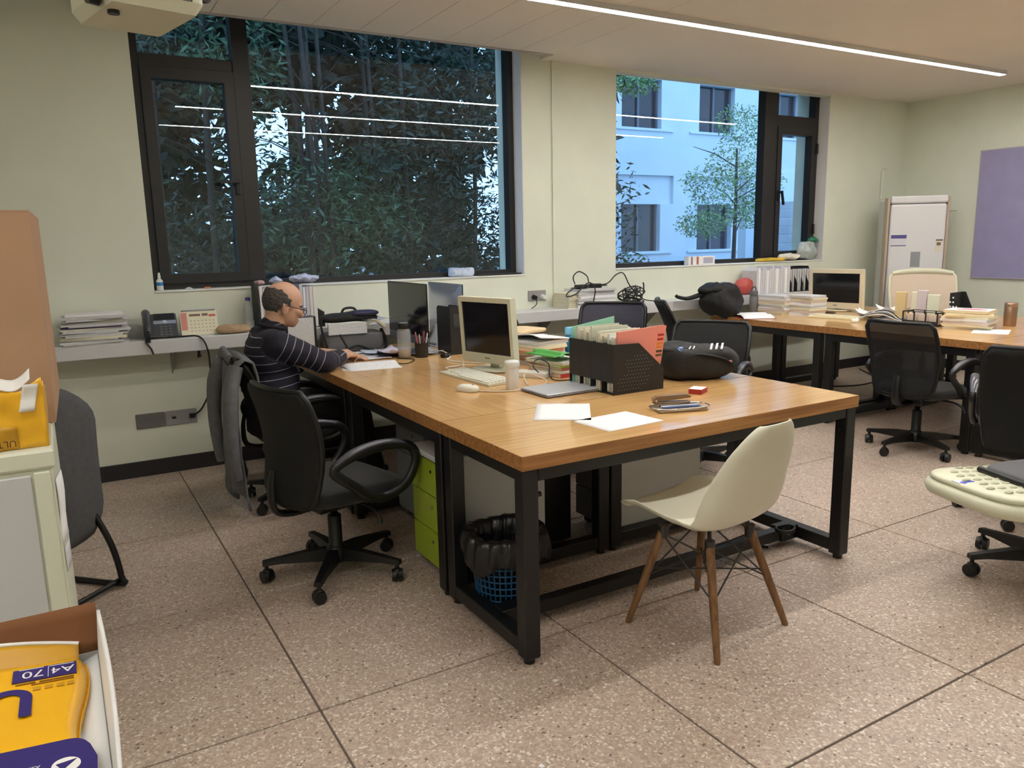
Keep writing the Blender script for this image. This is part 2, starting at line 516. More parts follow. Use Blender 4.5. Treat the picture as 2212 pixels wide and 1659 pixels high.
struct('wall_left', MB().box(XL - .2, XL, YB - .2, WY, 0, 3.1), M_wall)
wf = MB().box(XL, XR, YB - .2, YB, 0, 3.1)
struct('wall_front', wf, M_wall)
struct('trim_1', MB().rbox(3.545, 3.572, WY - .014, WY, .91, CZ, .004), M_wall)
struct('baseboard_back', MB().box(XL, XR, WY - .014, WY, 0, .1), M_base)
struct('baseboard_right', MB().box(XR - .014, XR, YB, WY - .014, 0, .1), M_base)

# ------------------------------------------------------------------ ceiling: plain slab with narrow panels on the left, pocket over window one
cb = MB()
cb.box(XL - .2, 3.45, YB - .2, 5.2, CZ + .012, 3.1)
cb.box(3.45, XR + .2, YB - .2, WY, CZ, 3.1)
cb.box(XL - .2, 3.45, 5.2, WO, 3.05, 3.1)
ce = struct('ceiling', cb, M_ceil)
x = 3.45
k = 0
edges = [3.45, 3.14, 2.828, 2.52, 2.22, 1.91, 1.598, 1.296]
while edges[-1] > XL: edges.append(edges[-1] - .31)
for a, b_ in zip(edges[1:], edges[:-1]):
    obj('panel', MB().rbox(max(a, XL) + .0015, b_ - .0015, YB, 5.155, CZ, CZ + .012, .002, 1), M_ceil, ce)
struct('trim_2', MB().box(XL, 3.45, 5.16, 5.2, CZ - .004, CZ + .03), mat('ceiling_edge_trim', (190, 184, 176), .5))

# ------------------------------------------------------------------ windows
def window(name, x0, x1, zs, zt, mul, side, sash, trans):
    """fixed pane plus one casement with a top light; side -1: casement at left"""
    y0, y1 = 5.475, 5.56
    root = bpy.data.objects.new(name, None); C.objects.link(root); root['kind'] = 'structure'
    f = MB()
    fw = .055
    f.box(x0, x0 + fw, y0, y1, zs, zt); f.box(x1 - fw, x1, y0, y1, zs, zt)
    f.box(x0 + fw, x1 - fw, y0, y1, zs, zs + .05); f.box(x0 + fw, x1 - fw, y0, y1, zt - .04, zt)
    obj('frame', f, M_frame, root)
    obj('mullion', MB().rbox(mul[0], mul[1], y0 - .012, y1, zs + .05, zt - .04, .004), M_frame, root)
    a, b_ = (x0 + fw, mul[0]) if side < 0 else (mul[1], x1 - fw)
    obj('transom', MB().rbox(a, b_, y0 - .004, y1, trans[0], trans[1], .004), M_frame, root)
    s = MB(); sw = .062
    z0, z1 = zs + .05, trans[0]
    s.box(a, a + sw, y0 - .02, y1 - .02, z0, z1); s.box(b_ - sw, b_, y0 - .02, y1 - .02, z0, z1)
    s.box(a + sw, b_ - sw, y0 - .02, y1 - .02, z0, z0 + .06); s.box(a + sw, b_ - sw, y0 - .02, y1 - .02, z1 - .07, z1)
    so = obj('sash', s, M_frame, root)
    obj('pane', MB().box(a + sw, b_ - sw, 5.507, 5.513, z0 + .06, z1 - .07), M_glass, so)
    obj('pane', MB().box(a, b_, 5.527, 5.533, trans[1], zt - .04), M_glass, root)
    c0, c1 = (mul[1], x1 - fw) if side < 0 else (x0 + fw, mul[0])
    obj('pane', MB().box(c0, c1, 5.527, 5.533, zs + .05, zt - .04), M_glass, root)
    h = MB(); hx = b_ - .03 if side < 0 else a + .03
    h.rbox(hx - .014, hx + .014, y0 - .034, y0 - .02, 1.78, 1.88, .004)
    h.cyl((hx, y0 - .03, 1.86), (hx, y0 - .065, 1.86), .009)
    if side < 0:
        h.bar((hx + .01, y0 - .065, 1.865), (hx - .115, y0 - .065, 1.855), .018, .02)
    else:
        h.bar((hx, y0 - .065, 1.875), (hx + .03, y0 - .065, 1.74), .018, .02)
    obj('handle', h, M_blackp, root)
    if side > 0:
        for zz in (1.45, 2.25):
            obj('hinge', MB().rbox(b_ - .004, b_ + .02, y0 - .036, y0 - .012, zz, zz + .1, .003), M_blackp, root)
    return root
wn1 = window('window_1', W1[0], W1[1], W1[2], 3.0, (1.155, 1.262), -1, None, (2.55, 2.625))
wn2 = window('window_2', W2[0], W2[1], W2[2], 2.92, (6.1, 6.28), 1, None, (2.49, 2.60))
M_sill = mat('sill_white', (228, 228, 224), .5)
obj('sill', MB().rbox(W1[0] + .001, W1[1] - .001, WY - .008, 5.475, W1[2] + .0005, W1[2] + .012, .003), M_sill, wn1)
obj('sill', MB().rbox(W2[0] + .001, W2[1] - .001, WY - .008, 5.475, W2[2] + .0005, W2[2] + .012, .003), M_sill, wn2)
M_reveal = mat('reveal_white', (226, 226, 226), .7)
obj('jamb', MB().box(W1[1] - .006, W1[1] - .0005, WY + .001, 5.475, W1[2] + .013, 2.99), M_reveal, wn1)
obj('jamb', MB().box(W2[1] - .006, W2[1] - .0005, WY + .001, 5.475, W2[2] + .013, WT - .01), M_reveal, wn2)

# ------------------------------------------------------------------ long shelf on the window wall
SZ, SY = .898, 5.08
M_bracket = mat('bracket_grey', (150, 150, 150), .5)
sh = thing('wall_shelf', 'long white laminate ledge running along the wall below both windows', 'shelf', (0, WY, SZ))
def shelf_part(x0, x1, ex=0):
    o = MB().rbox(x0, x1, SY - WY, 0, -.085, 0, .004)
    return o
obj('board', shelf_part(XL + .02, 2.2), M_shelf, sh); obj('board', shelf_part(2.203, 4.62), M_shelf, sh)
obj('board', shelf_part(4.623, 6.7), M_shelf, sh)
for bx in (-1.5, .6, 2.0, 3.4, 4.5, 6.4):
    obj('bracket', MB().prism([(0, -.085), (-.2, -.085), (0, -.25)], bx - .003, bx + .003, 'yz'), M_bracket, sh)

# ------------------------------------------------------------------ linear LED lights
def led_row(y, label, x0=1.2, n=5, L=1.24):
    t = thing('ceiling_light', label, 'light', (x0, y, CZ))
    obj('housing', MB().box(0, n * L, -.032, .032, -.022, 0).box(0, n * L, -.032, -.0300, -.035, -.022).box(0, n * L, .0300, .032, -.035, -.022).box(0, .003, -.03, .03, -.035, -.022).box(n * L - .003, n * L, -.03, .03, -.035, -.022), M_alu, t)
    for k in range(n):
        obj('diffuser', MB().rbox(k * L + .006, (k + 1) * L - .006, -.0285, .0285, -.0345, -.0225, .004), M_led, t)
    return t
led_row(3.97, 'long white LED strip across the ceiling in the row nearest the windows')
led_row(2.65, 'second LED strip back from the windows, only its end showing at the top right corner')
led_row(1.30, 'added unseen LED strip on the ceiling left of the viewer, brightening the left foreground', -2.5, 2, 1.3)  # assumed strip, added out of view to brighten the left foreground
led_row(.0, 'added unseen LED strip behind and left of the viewer, brightening the left foreground', -2.5, 2, 1.3)  # second added strip, kept clear of the window reflections
led_row(1.36, 'third LED strip back from the windows, seen only as a reflection in the glass')

# ------------------------------------------------------------------ outside
M_plaster = mat('facade_plaster', (206, 212, 220), .85, var=.04, scale=1.2)
M_fglass = mat('facade_dark_glass', (38, 42, 52), .1)
M_fframe = mat('facade_frame', (90, 96, 105), .5)
gr = struct('ground_outside', MB().box(-30, 60, WO + .02, 60, -.5, -.35), mat('paving_outside', (96, 100, 96), .9, var=.15, scale=2))
bd = thing('office_building', 'pale plaster building with square windows across the court beyond the right window', 'building', (10.6, 16, -.4))
def facade():
    """wall split around openings, local coords x along, z up"""
    xs = [0, 2.1, 3.4, 4.75, 6.1, 7.4, 8.7, 10.4]
    m = MB()
    wins = []
    for k in range(5):
        wx0 = 2.12 - 2.62 + 2.62 * k; wx1 = wx0 + 1.3
        for z0, z1 in ((1.5, 2.72), (4.62, 5.82), (7.7, 8.9)):
            wins.append((wx0, wx1, z0, z1))
    X0, X1 = -1.2, 12.4
    zlev = [(0, 1.5), (1.5, 2.72), (2.72, 3.45), (3.45, 4.62), (4.62, 5.82), (5.82, 7.7), (7.7, 8.9), (8.9, 10.4)]
    for a, b_ in zlev:
        row = sorted([(q[0], q[1]) for q in wins if abs(q[2] - a) < .01])
        if (a, b_) == (2.72, 3.45):
            row = [(q - .45, r + .45) for q, r in sorted({(q[0], q[1]) for q in wins})]
            for q, r in row: m.box(q, r, .1, .5, a, b_)
        c = X0
        for q, r in row:
            if q > c: m.box(c, q, 0, .5, a, b_)
            c = r
        m.box(c, X1, 0, .5, a, b_)
    return m, wins
fm, wins = facade()
obj('facade_wall', fm, M_plaster, bd)
for q, r, z0, z1 in wins:
    w_ = MB().box(q + .003, r - .003, .2, .3, z0, z1)
    wo = obj('window', w_, M_fglass, bd)
    fr_ = MB(); fr_.box(q, q + .06, .15, .2, z0, z1); fr_.box(r - .06, r, .15, .2, z0, z1); fr_.box((q + r) / 2 - .03, (q + r) / 2 + .03, .15, .2, z0, z1)
    obj('window_frame', fr_, M_fframe, wo)
    obj('ledge', MB().box(q - .35, r + .4, -.05, -.001, z0 - .07, z0 - .02), M_plaster, bd)
lw = one('garden_wall', 'low white wall beside the outdoor steps beyond the right casement', 'wall',
         MB().box(11.85, 14.2, 11.0, 11.2, -.35, 2.75), M_plaster)
st = thing('outdoor_steps', 'pale outdoor steps climbing beside the building, seen through the right casement', 'steps', (10.22, 8.9, -.35), R(-46))
M_step = mat('step_stone', (170, 172, 178), .8, var=.1, scale=4)
for k in range(16):
    obj('step', MB().rbox(0, .95, k * .12, (k + 1) * .12 + .03, k * .15, (k + 1) * .15, .01), M_step, st)

def leaf_cloud(n, centres, L, W_, seed, droop=.3):
    rnd = random.Random(seed); vs = []; fs = []
    for k in range(n):
        cx, cy, cz, rx, ry, rz = centres[rnd.randrange(len(centres))]
        while True:
            a, b_, c = rnd.uniform(-1, 1), rnd.uniform(-1, 1), rnd.uniform(-1, 1)
            if a * a + b_ * b_ + c * c < 1: break
        p = Vector((cx + a * rx, cy + b_ * ry, cz + c * rz))
        d = Vector((rnd.gauss(0, 1), rnd.gauss(0, 1), rnd.gauss(-droop, .6))).normalized()
        u = d.cross(Vector((rnd.gauss(0, 1), rnd.gauss(0, 1), rnd.gauss(0, 1)))).normalized()
        l = L * rnd.uniform(.6, 1.3); w2 = W_ * rnd.uniform(.6, 1.3)
        i = len(vs)
        q = p + d * l * .45
        vs += [tuple(p), tuple(q + u * w2 * .5), tuple(p + d * l), tuple(q - u * w2 * .5)]
        fs.append((i, i + 1, i + 2, i + 3))
    m = MB(); m.v = vs; m.f = fs; m.sm = [False] * len(fs)
    return m
def leafm(name, rgb, rough=.5):
    m = mat(name, rgb, rough, var=.35, scale=3)
    return m
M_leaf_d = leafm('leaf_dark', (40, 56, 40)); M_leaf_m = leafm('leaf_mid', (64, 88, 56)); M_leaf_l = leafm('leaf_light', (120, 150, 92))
M_bark = mat('bark', (62, 54, 46), .9, var=.3, scale=12)
def tree(name, label, x, y, blobs, n, m, L, W_, seed, h, stems=1, group=None, cat='tree', r0=.07):
    t = thing(name, label, cat, (x, y, -.36), 0, group)
    rnd = random.Random(seed)
    for s in range(stems):
        dx, dy = (rnd.uniform(-.5, .5), rnd.uniform(-.3, .3)) if stems > 1 else (0, 0)
        b = MB().tube([(dx, dy, 0), (dx * 1.15 + rnd.uniform(-.06, .06), dy * 1.1, h * .35), (dx * 1.4 + rnd.uniform(-.1, .1), dy * 1.3, h * .7), (dx * 1.8, dy * 1.5, h)], [r0, r0 * .85, r0 * .65, r0 * .35], 7)
        for k in range(5):
            z = h * rnd.uniform(.4, .95); a = rnd.uniform(0, 2 * PI); l = rnd.uniform(.5, 1.1)
            b.tube([(dx * 1.3, dy * 1.2, z), (dx * 1.3 + l * .5 * math.cos(a), dy * 1.2 + l * .5 * math.sin(a), z + .25 * l), (dx * 1.3 + l * math.cos(a), dy * 1.2 + l * math.sin(a), z + .38 * l)], [r0 * .3, r0 * .2, r0 * .1], 5)
        obj('trunk', b, M_bark, t)
    o = obj('foliage', leaf_cloud(n, blobs, L, W_, seed), m, t); o['kind'] = 'stuff'
    return t
LT = [
 ('bamboo_clump', 'dark bamboo clump outside the left casement, nearest the glass', 1.25, 8.3, 3, M_leaf_d),
 ('bamboo_clump', 'dark bamboo clump outside the left window just right of its mullion', 2.45, 8.0, 5, M_leaf_m),
 ('bamboo_clump', 'dark bamboo clump outside the middle of the left window', 3.8, 8.4, 4, M_leaf_d),
 ('bamboo_clump', 'dark bamboo clump outside the right end of the left window', 5.3, 8.3, 4, M_leaf_d)]
for i, (nm, lb, x, y, ns, m_) in enumerate(LT):
    rnd = random.Random(40 + i)
    bl = []
    for k in range(16):
        bl.append((rnd.uniform(-1.0, 1.0), rnd.uniform(-.7, .7), rnd.uniform(1.2, 6.6), rnd.uniform(.35, .7), rnd.uniform(.35, .7), rnd.uniform(.3, .65)))
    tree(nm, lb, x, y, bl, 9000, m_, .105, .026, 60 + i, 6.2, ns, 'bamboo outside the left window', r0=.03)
BT = [(-1.2, 10.4, 'broad dark tree behind the bamboo beyond the left end of the left window'), (0.6, 11.2, 'broad dark tree behind the bamboo at the left edge of the left window'), (3.3, 11.8, 'broad dark tree behind the bamboo in the middle of the left window'),
      (5.75, 11.6, 'broad dark tree behind the bamboo beyond the right half of the left window')]
for i, (x, y, lb) in enumerate(BT):
    rnd = random.Random(90 + i)
    bl = [(rnd.uniform(-1.5, 1.5), rnd.uniform(-1, 1), rnd.uniform(.6, 8.6), rnd.uniform(.8, 1.4), rnd.uniform(.8, 1.2), rnd.uniform(.8, 1.4)) for k in range(20)]
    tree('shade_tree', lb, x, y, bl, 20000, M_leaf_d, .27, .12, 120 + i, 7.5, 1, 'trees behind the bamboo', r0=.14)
tree('young_tree', 'light green young tree in the court between the right window and the pale building', 9.75, 9.3,
     [(0.1, 0, 3.0, .6, .5, .45), (-.5, .1, 2.65, .5, .4, .3), (.5, 0, 2.7, .5, .4, .4), (-.2, 0, 2.25, .75, .5, .3), (-.75, 0, 2.0, .45, .4, .22), (.4, 0, 2.2, .5, .4, .3), (.1, 0, 3.6, .5, .4, .3)],
     5200, M_leaf_l, .07, .022, 11, 3.2, 1, r0=.045)
tree('leaning_branch_tree', 'leafy tree top hanging into the upper left of the right window', 7.1, 9.6,
     [(.25, 0, 4.15, .5, .35, .22), (.75, 0, 4.1, .4, .3, .18), (-.2, 0, 4.4, .5, .4, .4), (-.3, 0, 5.2, .8, .5, .5)], 1500, M_leaf_l, .1, .035, 12, 4.4, 1, r0=.06)
sb = thing('round_shrub', 'low rounded shrub at the bottom left of the right window', 'shrub', (7.15, 9.0, -.36))
obj('stem', MB().tube([(0, 0, 0), (0, 0, .8), (.05, 0, 1.3)], .03, 6), M_bark, sb)
o = obj('foliage', leaf_cloud(2600, [(0, 0, 1.25, .6, .5, .42), (-.4, 0, 1.2, .5, .4, .4), (.35, 0, 1.0, .4, .4, .4)], .08, .035, 5), M_leaf_m, sb); o['kind'] = 'stuff'
# ------------------------------------------------------------------ desks
DZ = 0.75
def frame_end(root, x0, x1, y, lab=None):
    """steel end frame along x at depth y: two legs and a foot bar"""
    for x in (x0, x1):
        lg = obj('leg', MB().rbox(x - .03, x + .03, y - .03, y + .03, .022, .70, .004, 1), M_steel, root)
        obj('foot_pad', MB().cyl((x, y, 0), (x, y, .024), .02, n=12), M_blackp, lg)
    obj('foot_bar', MB().rbox(x0 + .031, x1 - .031, y - .028, y + .028, .032, .088, .004, 1), M_steel, root)
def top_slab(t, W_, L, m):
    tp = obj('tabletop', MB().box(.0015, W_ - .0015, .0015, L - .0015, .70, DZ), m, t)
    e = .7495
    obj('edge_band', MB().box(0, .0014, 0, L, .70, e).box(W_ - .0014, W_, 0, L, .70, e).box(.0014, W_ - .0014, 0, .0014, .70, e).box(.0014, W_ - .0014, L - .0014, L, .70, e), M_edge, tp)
def side_desk(name, label, x0, x1, y0, y1, group):
    t = thing(name, label, 'desk', (x0, y0, 0), 0, group)
    W_, L = x1 - x0, y1 - y0
    top_slab(t, W_, L, M_wood_y)
    frame_end(t, .035, W_ - .035, .05); frame_end(t, .035, W_ - .035, L - .05)
    for x in (.035, W_ - .035):
        obj('side_rail', MB().rbox(x - .025, x + .025, .081, L - .081, .645, .699, .003, 1), M_steel, t)
    return t
def end_table(name, label, x0, x1, y0, y1, group=None):
    t = thing(name, label, 'desk', (x0, y0, 0), 0, group)
    W_, D = x1 - x0, y1 - y0
    top_slab(t, W_, D, M_wood_x)
    for x in (.035, W_ - .035):
        for y in (.035, D - .035):
            lg = obj('leg', MB().rbox(x - .03, x + .03, y - .03, y + .03, .022, .70, .004, 1), M_steel, t)
            obj('foot_pad', MB().cyl((x, y, 0), (x, y, .024), .02, n=12), M_blackp, lg)
        obj('foot_bar', MB().rbox(x - .028, x + .028, .066, D - .066, .032, .088, .004, 1), M_steel, t)
        obj('side_rail', MB().rbox(x - .025, x + .025, .066, D - .066, .655, .699, .003, 1), M_steel, t)
    for y in (.035, D - .035):
        obj('long_rail', MB().rbox(.066, W_ - .066, y - .025, y + .025, .655, .699, .003, 1), M_steel, t)
    ym = D * .45
    obj('stretcher', MB().rbox(.064, W_ - .064, ym - .025, ym + .025, .035, .085, .004, 1), M_steel, t)
    for x in (.07, W_ - .07):
        cl = MB().rbox(x - .02, x + .09, ym - .036, ym + .036, .03, .096, .004, 1) if x < .5 else MB().rbox(x - .09, x + .02, ym - .036, ym + .036, .03, .096, .004, 1)
        c_ = obj('clamp', cl, M_blackp, t)
        sx = .05 if x < .5 else -.05
        obj('screw', MB().cyl((x + sx, ym - .04, .065), (x + sx, ym - .034, .065), .008, n=10), M_chrome, c_)
    for x, s in ((.07, 1), (W_ - .07, -1)):
        obj('bolt', MB().cyl((x - s * .004, .035, .60), (x + s * .02, .035, .60), .009, n=10), M_steel, t)
    return t
def cluster(dx, n1, e_lab, g):
    x0, xm, x1 = 1.248 + dx, 2.102 + dx, 2.962 + dx
    y0, y1, ym = 2.693, 5.04, 3.866
    e = end_table('end_table', e_lab, x0, x1, 2.075, 2.69)
    for k, (a, b_, c, d) in enumerate(((x0, xm, y0, ym), (x0, xm, ym + .002, y1), (xm + .002, x1, y0, ym), (xm + .002, x1, ym + .002, y1))):
        side_desk('side_desk', n1[k], a, b_, c, d, g)
cluster(0, ['oak desk before the empty black chair, above the lime green pedestal',
            'oak desk where the man sits writing, by the window',
            'oak desk under the magazine files and backpack, near right of the first island',
            'oak desk at the window end of the first island, opposite the writing man'],
        'oak table with black frame across the near end, white shell chair in front', 'desks of the first island')
cluster(3.775, ['oak desk in the far island carrying the book stack with pink cover print',
                'oak desk in the far island carrying the black bag and the open book',
                'oak desk in the far island, near right, carrying the brown cup',
                'oak desk in the far island, far right by the white air conditioner'],
        'oak end table of the far island, cut by the right edge of the picture', 'desks of the far island')

# ------------------------------------------------------------------ pedestals and cases under the desks
M_green = mat('lime_green_front', (150, 172, 42), .4)
M_pedw = mat('pedestal_white', (205, 206, 206), .45)
M_pedg = mat('pedestal_grey', (120, 122, 124), .5)
def pedestal(label, x0, y0, W_, D, h, body, front, top, axis='x', group=None):
    """three-drawer unit; fronts face -x (axis x) or -y"""
    t = thing('drawer_pedestal', label, 'cabinet', (x0, y0, 0), 0, group)
    obj('body', MB().rbox(.016, W_, 0.0, D, .05, h - .025, .003, 1), body, t)
    obj('top', MB().rbox(-.012, W_ + .003, -.004, D + .004, h - .0245, h, .006, 2), top, t)
    z = .055; dh = (h - .03 - z) / 3
    for k in range(3):
        d_ = obj('drawer', MB().rbox(0, .0155, .004, D - .004, z + k * dh, z + (k + 1) * dh - .006, .003, 1), front, t)
        obj('lock', MB().cyl((-.004, D * .36, z + (k + .68) * dh), (.001, D * .36, z + (k + .68) * dh), .008, n=12), M_chrome, d_)
    for x in (.06, W_ - .05):
        for y in (.04, D - .04):
            obj('caster', MB().cyl((x, y - .012, .025), (x, y + .012, .025), .025, n=14).box(x - .012, x + .012, y - .01, y + .01, .03, .051), M_blackp, t)
    return t
pedestal('white drawer pedestal with lime green fronts under the oak desk beside the empty black chair', 1.30, 2.80, .50, .33, .56, M_pedw, M_green, M_pedw)
pedestal('grey drawer pedestal under the desk behind the lime green one', 1.48, 3.40, .50, .36, .56, M_pedg, M_pedg, M_pedg)
pedestal('white drawer pedestal in shade under the right desk, behind the white shell chair', 2.2, 2.775, .52, .36, .56, M_pedw, M_pedg, M_pedw)
pc = thing('computer_case', 'dark grey computer case on the floor under the first island, behind its middle legs', 'computer', (1.86, 2.95, 0))
obj('case', MB().rbox(0, .18, 0, .42, .012, .42, .006), M_pedg, pc)
obj('front_panel', MB().rbox(.005, .175, -.016, -.001, .016, .415, .006), M_blackp, pc)
for x in (.03, .15):
    for y in (.05, .37): obj('foot', MB().cyl((x, y, 0), (x, y, .0125), .014, n=10), M_blackp, pc)

# ------------------------------------------------------------------ black mesh office chairs
def caster_part(root, leg, a, r):
    cx, cy = r * math.cos(a), r * math.sin(a)
    ca = a + PI / 2 + .5
    ux, uy = math.cos(ca), math.sin(ca)
    m = MB()
    for s in (-1, 1):
        ox, oy = -uy * .014 * s, ux * .014 * s
        m.cyl((cx + ox * .35, cy + oy * .35, .029), (cx + ox * 1.7, cy + oy * 1.7, .029), .029, .026, n=18)
    m.sq((cx, cy, .042), (.022, .022, .022), nu=12, nv=8)
    m.cyl((cx, cy, .05), (cx, cy, .08), .009, n=10)
    obj('caster', m, M_blackp, leg)
def office_chair(name, label, loc, rz, seat_m=None, back_m=None, frame_m=None, base_rot=.3, back=(.42, .90), bw=.46, arms=True, group=None, base_m=None, seat_w=.49, lean=.10, drop=0.0):
    seat_m = seat_m or M_fabric; back_m = back_m or M_mesh; frame_m = frame_m or M_blackp; base_m = base_m or M_blackp
    t = thing(name, label, 'chair', loc, rz, group)
    b = MB().lathe([(.045, .062), (.05, .075), (.05, .12), (.034, .135), (.03, .14), (.03, .27), (.026, .275), (.016, .276), (.016, .40)], 18)
    obj('column', b, base_m, t)
    for k in range(5):
        a = base_rot + 2 * PI * k / 5
        ca, sa = math.cos(a), math.sin(a); r_ = .30
        m = MB(); px, py = -sa, ca
        vs = []
        for r0, hw, zb, zt in ((.03, .026, .068, .125), (.12, .024, .075, .122), (.24, .02, .082, .108), (.315, .017, .078, .098)):
            for q, z in ((-1, zb), (1, zb), (.75, zt), (-.75, zt)):
                vs.append((r0 * ca + px * hw * q, r0 * sa + py * hw * q, z))
        fs = [(0, 3, 2, 1), (12, 13, 14, 15)]
        for i in range(3):
            for j in range(4):
                l = (j + 1) % 4
                fs.append((i * 4 + j, i * 4 + l, i * 4 + 4 + l, i * 4 + 4 + j))
        m.add(vs, fs)
        lg = obj('base_leg', m, base_m, t)
        caster_part(t, lg, a, r_)
    dp = tr(0, 0, -drop)
    def DM():
        m = MB(); m.M = dp; return m
    obj('mechanism', DM().rbox(-.12, .12, -.09, .09, .385, .44, .012), frame_m, t)
    obj('lever', DM().tube([(.04, -.08, .415), (.05, -.20, .41), (.055, -.26, .385), (.055, -.275, .35)], [.006, .006, .009, .012], 8), frame_m, t)
    hs = seat_w / 2
    def sf(q):
        f = max(0, q.x - .12)
        return Vector((q.x, q.y * (1 - .12 * max(0, -q.x / .23)), q.z - f * f * 1.1))
    obj('seat', DM().sq((.02, 0, .478), (.24, hs, .042), .45, .45, 32, 12, sf), seat_m, t)
    z0, z1 = back
    def bf(th):
        def f(u, v):
            y = (u - .5) * 2
            z = z0 + (z1 - z0) * v
            wv = bw / 2 * (.80 + .22 * math.sin(PI * min(1, v * 1.02) * .62)) * (1 - .06 * v)
            e = max(0, (v - .93) / .07); wv *= (1 - .10 * e * e)
            e2 = max(0, (.10 - v) / .10); wv *= (1 - .22 * e2 * e2)
            x = -.235 - lean * v + .05 * math.sin(PI * v) + .05 * (1 - math.cos(y * 1.25)) + th
            return (x, y * wv, z)
        return f
    bk = MB().sheet(bf(0), 18, 16, .026)
    obj('backrest', bk, back_m, t)
    rim = []
    f0 = bf(-.006)
    N = 14
    for i in range(N): rim.append(f0(0, i / N))
    for i in range(N): rim.append(f0(i / N, 1))
    for i in range(N): rim.append(f0(1, 1 - i / N))
    for i in range(N): rim.append(f0(1 - i / N, 0))
    obj('back_frame', MB().tube(rim, .013, 8, True), frame_m, t)
    obj('back_support', DM().tube([(-.08, 0, .405), (-.2, 0, .40), (-.275, 0, .43), (-.285, 0, .52), (-.27, 0, .60)], [.03, .03, .028, .024, .018], 10, flat=.5), frame_m, t)
    if arms:
        for s in (-1, 1):
            y = s * (hs + .03)
            loop = [(.10, y - s * .02, .452), (.19, y, .49), (.245, y, .56), (.25, y, .62), (.20, y, .665), (.08, y, .680), (-.06, y, .665), (-.15, y, .628), (-.12, y, .585), (-.05, y, .53), (.02, y - s * .01, .472)]
            am = obj('armrest', DM().tube(loop, .017, 10, True, 1.25), frame_m, t)
            obj('arm_pad', DM().tube([(.225, y, .660), (.15, y, .688), (.05, y, .698), (-.06, y, .682), (-.15, y, .645)], [.012, .020, .022, .022, .014], 10, flat=.55), mat('arm_pad_sheen', (74, 74, 82), .22), am)  # grey-blue sheen of reflected light is put into the pad colour
            obj('arm_bracket', DM().bar((.06, s * (hs - .10), .436), (.07, y - s * .006, .455), .09, .018), frame_m, am)
    return t
ch1 = office_chair('office_chair', 'empty black mesh office chair with looped arms in front of the lime green pedestal', (.955, 3.205, 0), R(14), base_rot=R(224), back=(.385, .875), bw=.47, lean=.025, drop=.065)
M_seeth = clear_mat('see_through_mesh', (22, 22, 24), .78, .8)
office_chair('office_chair', 'black mesh chair seen from behind, pushed up to the wire basket', (4.88, 2.98, 0), R(4), back_m=M_seeth, base_rot=R(100), back=(.40, .885), bw=.46, drop=.06)
office_chair('office_chair', 'black mesh office chair cut by the right edge, its back to the viewer', (4.17, 1.93, 0), R(28), base_rot=R(20), back=(.36, .90), bw=.50)
office_chair('office_chair', 'black office chair turned toward the viewer behind the black backpack', (3.38, 3.47, 0), R(212), base_rot=R(10), back=(.46, .90), bw=.50, back_m=M_fabric)
office_chair('office_chair', 'black office chair seen edge-on near the window wall between the two islands', (4.02, 4.1, 0), R(-34), base_rot=R(50), back=(.50, 1.0), bw=.44)
M_navy = mat('navy_fabric', (30, 29, 48), .55, var=.25, scale=9, bump=.25, bscale=30)
office_chair('office_chair', 'navy blue office chair with cables over its back, below the paper pile on the ledge', (3.35, 4.38, 0), R(222), base_rot=R(30), back=(.50, .97), bw=.50, back_m=M_navy, seat_m=M_navy)
office_chair('office_chair', 'black office chair on the far side of the far island at the right edge', (7.12, 3.10, 0), R(190), base_rot=R(30), back=(.48, .96), bw=.46)
chm = office_chair('office_chair', 'black mesh office chair the writing man sits on, with a grey jacket over its back', (1.10, 4.33, 0), R(0), base_rot=R(141), back=(.43, .86), bw=.46, drop=.06)
M_creamf = mat('cream_mesh_fabric', (214, 196, 176), .85, bump=.1, bscale=300)
M_creamp = mat('cream_plastic', (222, 222, 196), .38)
office_chair('executive_chair', 'wide cream office chair with a plastic top rail in front of the air conditioner', (7.06, 4.30, 0), R(222), base_rot=R(30), back=(.50, 1.06), bw=.60, back_m=M_creamf, seat_m=M_creamf, frame_m=M_creamp, arms=False)
ec = bpy.data.objects['executive_chair']
obj('top_rail', MB().tube([(-.30, -.27, 1.05), (-.33, -.15, 1.068), (-.345, 0, 1.072), (-.33, .15, 1.068), (-.30, .27, 1.05)], [.02, .03, .032, .03, .02], 10, flat=.9), M_creamp, ec)

# cream chair at the right edge: nose of the seat toward the left
cs = thing('cream_office_chair', 'cream plastic office chair with perforated seat and dark cushion, cut by the right edge', 'chair', (3.48, 1.52, 0), R(165))
b = MB().lathe([(.045, .062), (.05, .075), (.05, .12), (.034, .135), (.03, .20), (.028, .30)], 18)
obj('column', b, M_blackp, cs)
for k in range(5):
    a = R(148 - 165) + 2 * PI * k / 5
    ca, sa = math.cos(a), math.sin(a); px, py = -sa, ca; vs = []
    for r0, hw, zb, zt in ((.03, .026, .068, .125), (.12, .024, .075, .122), (.24, .02, .082, .108), (.315, .017, .078, .098)):
        for q, z in ((-1, zb), (1, zb), (.75, zt), (-.75, zt)): vs.append((r0 * ca + px * hw * q, r0 * sa + py * hw * q, z))
    fs = [(0, 3, 2, 1), (12, 13, 14, 15)] + [(i * 4 + j, i * 4 + (j + 1) % 4, i * 4 + 4 + (j + 1) % 4, i * 4 + 4 + j) for i in range(3) for j in range(4)]
    lg = obj('base_leg', MB().add(vs, fs), M_blackp, cs)
    caster_part(cs, lg, a, .30)
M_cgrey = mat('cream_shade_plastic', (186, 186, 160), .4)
obj('seat_bracket', MB().lathe([(.04, .26), (.09, .30), (.16, .335), (.17, .35)], 20), M_cgrey, cs)
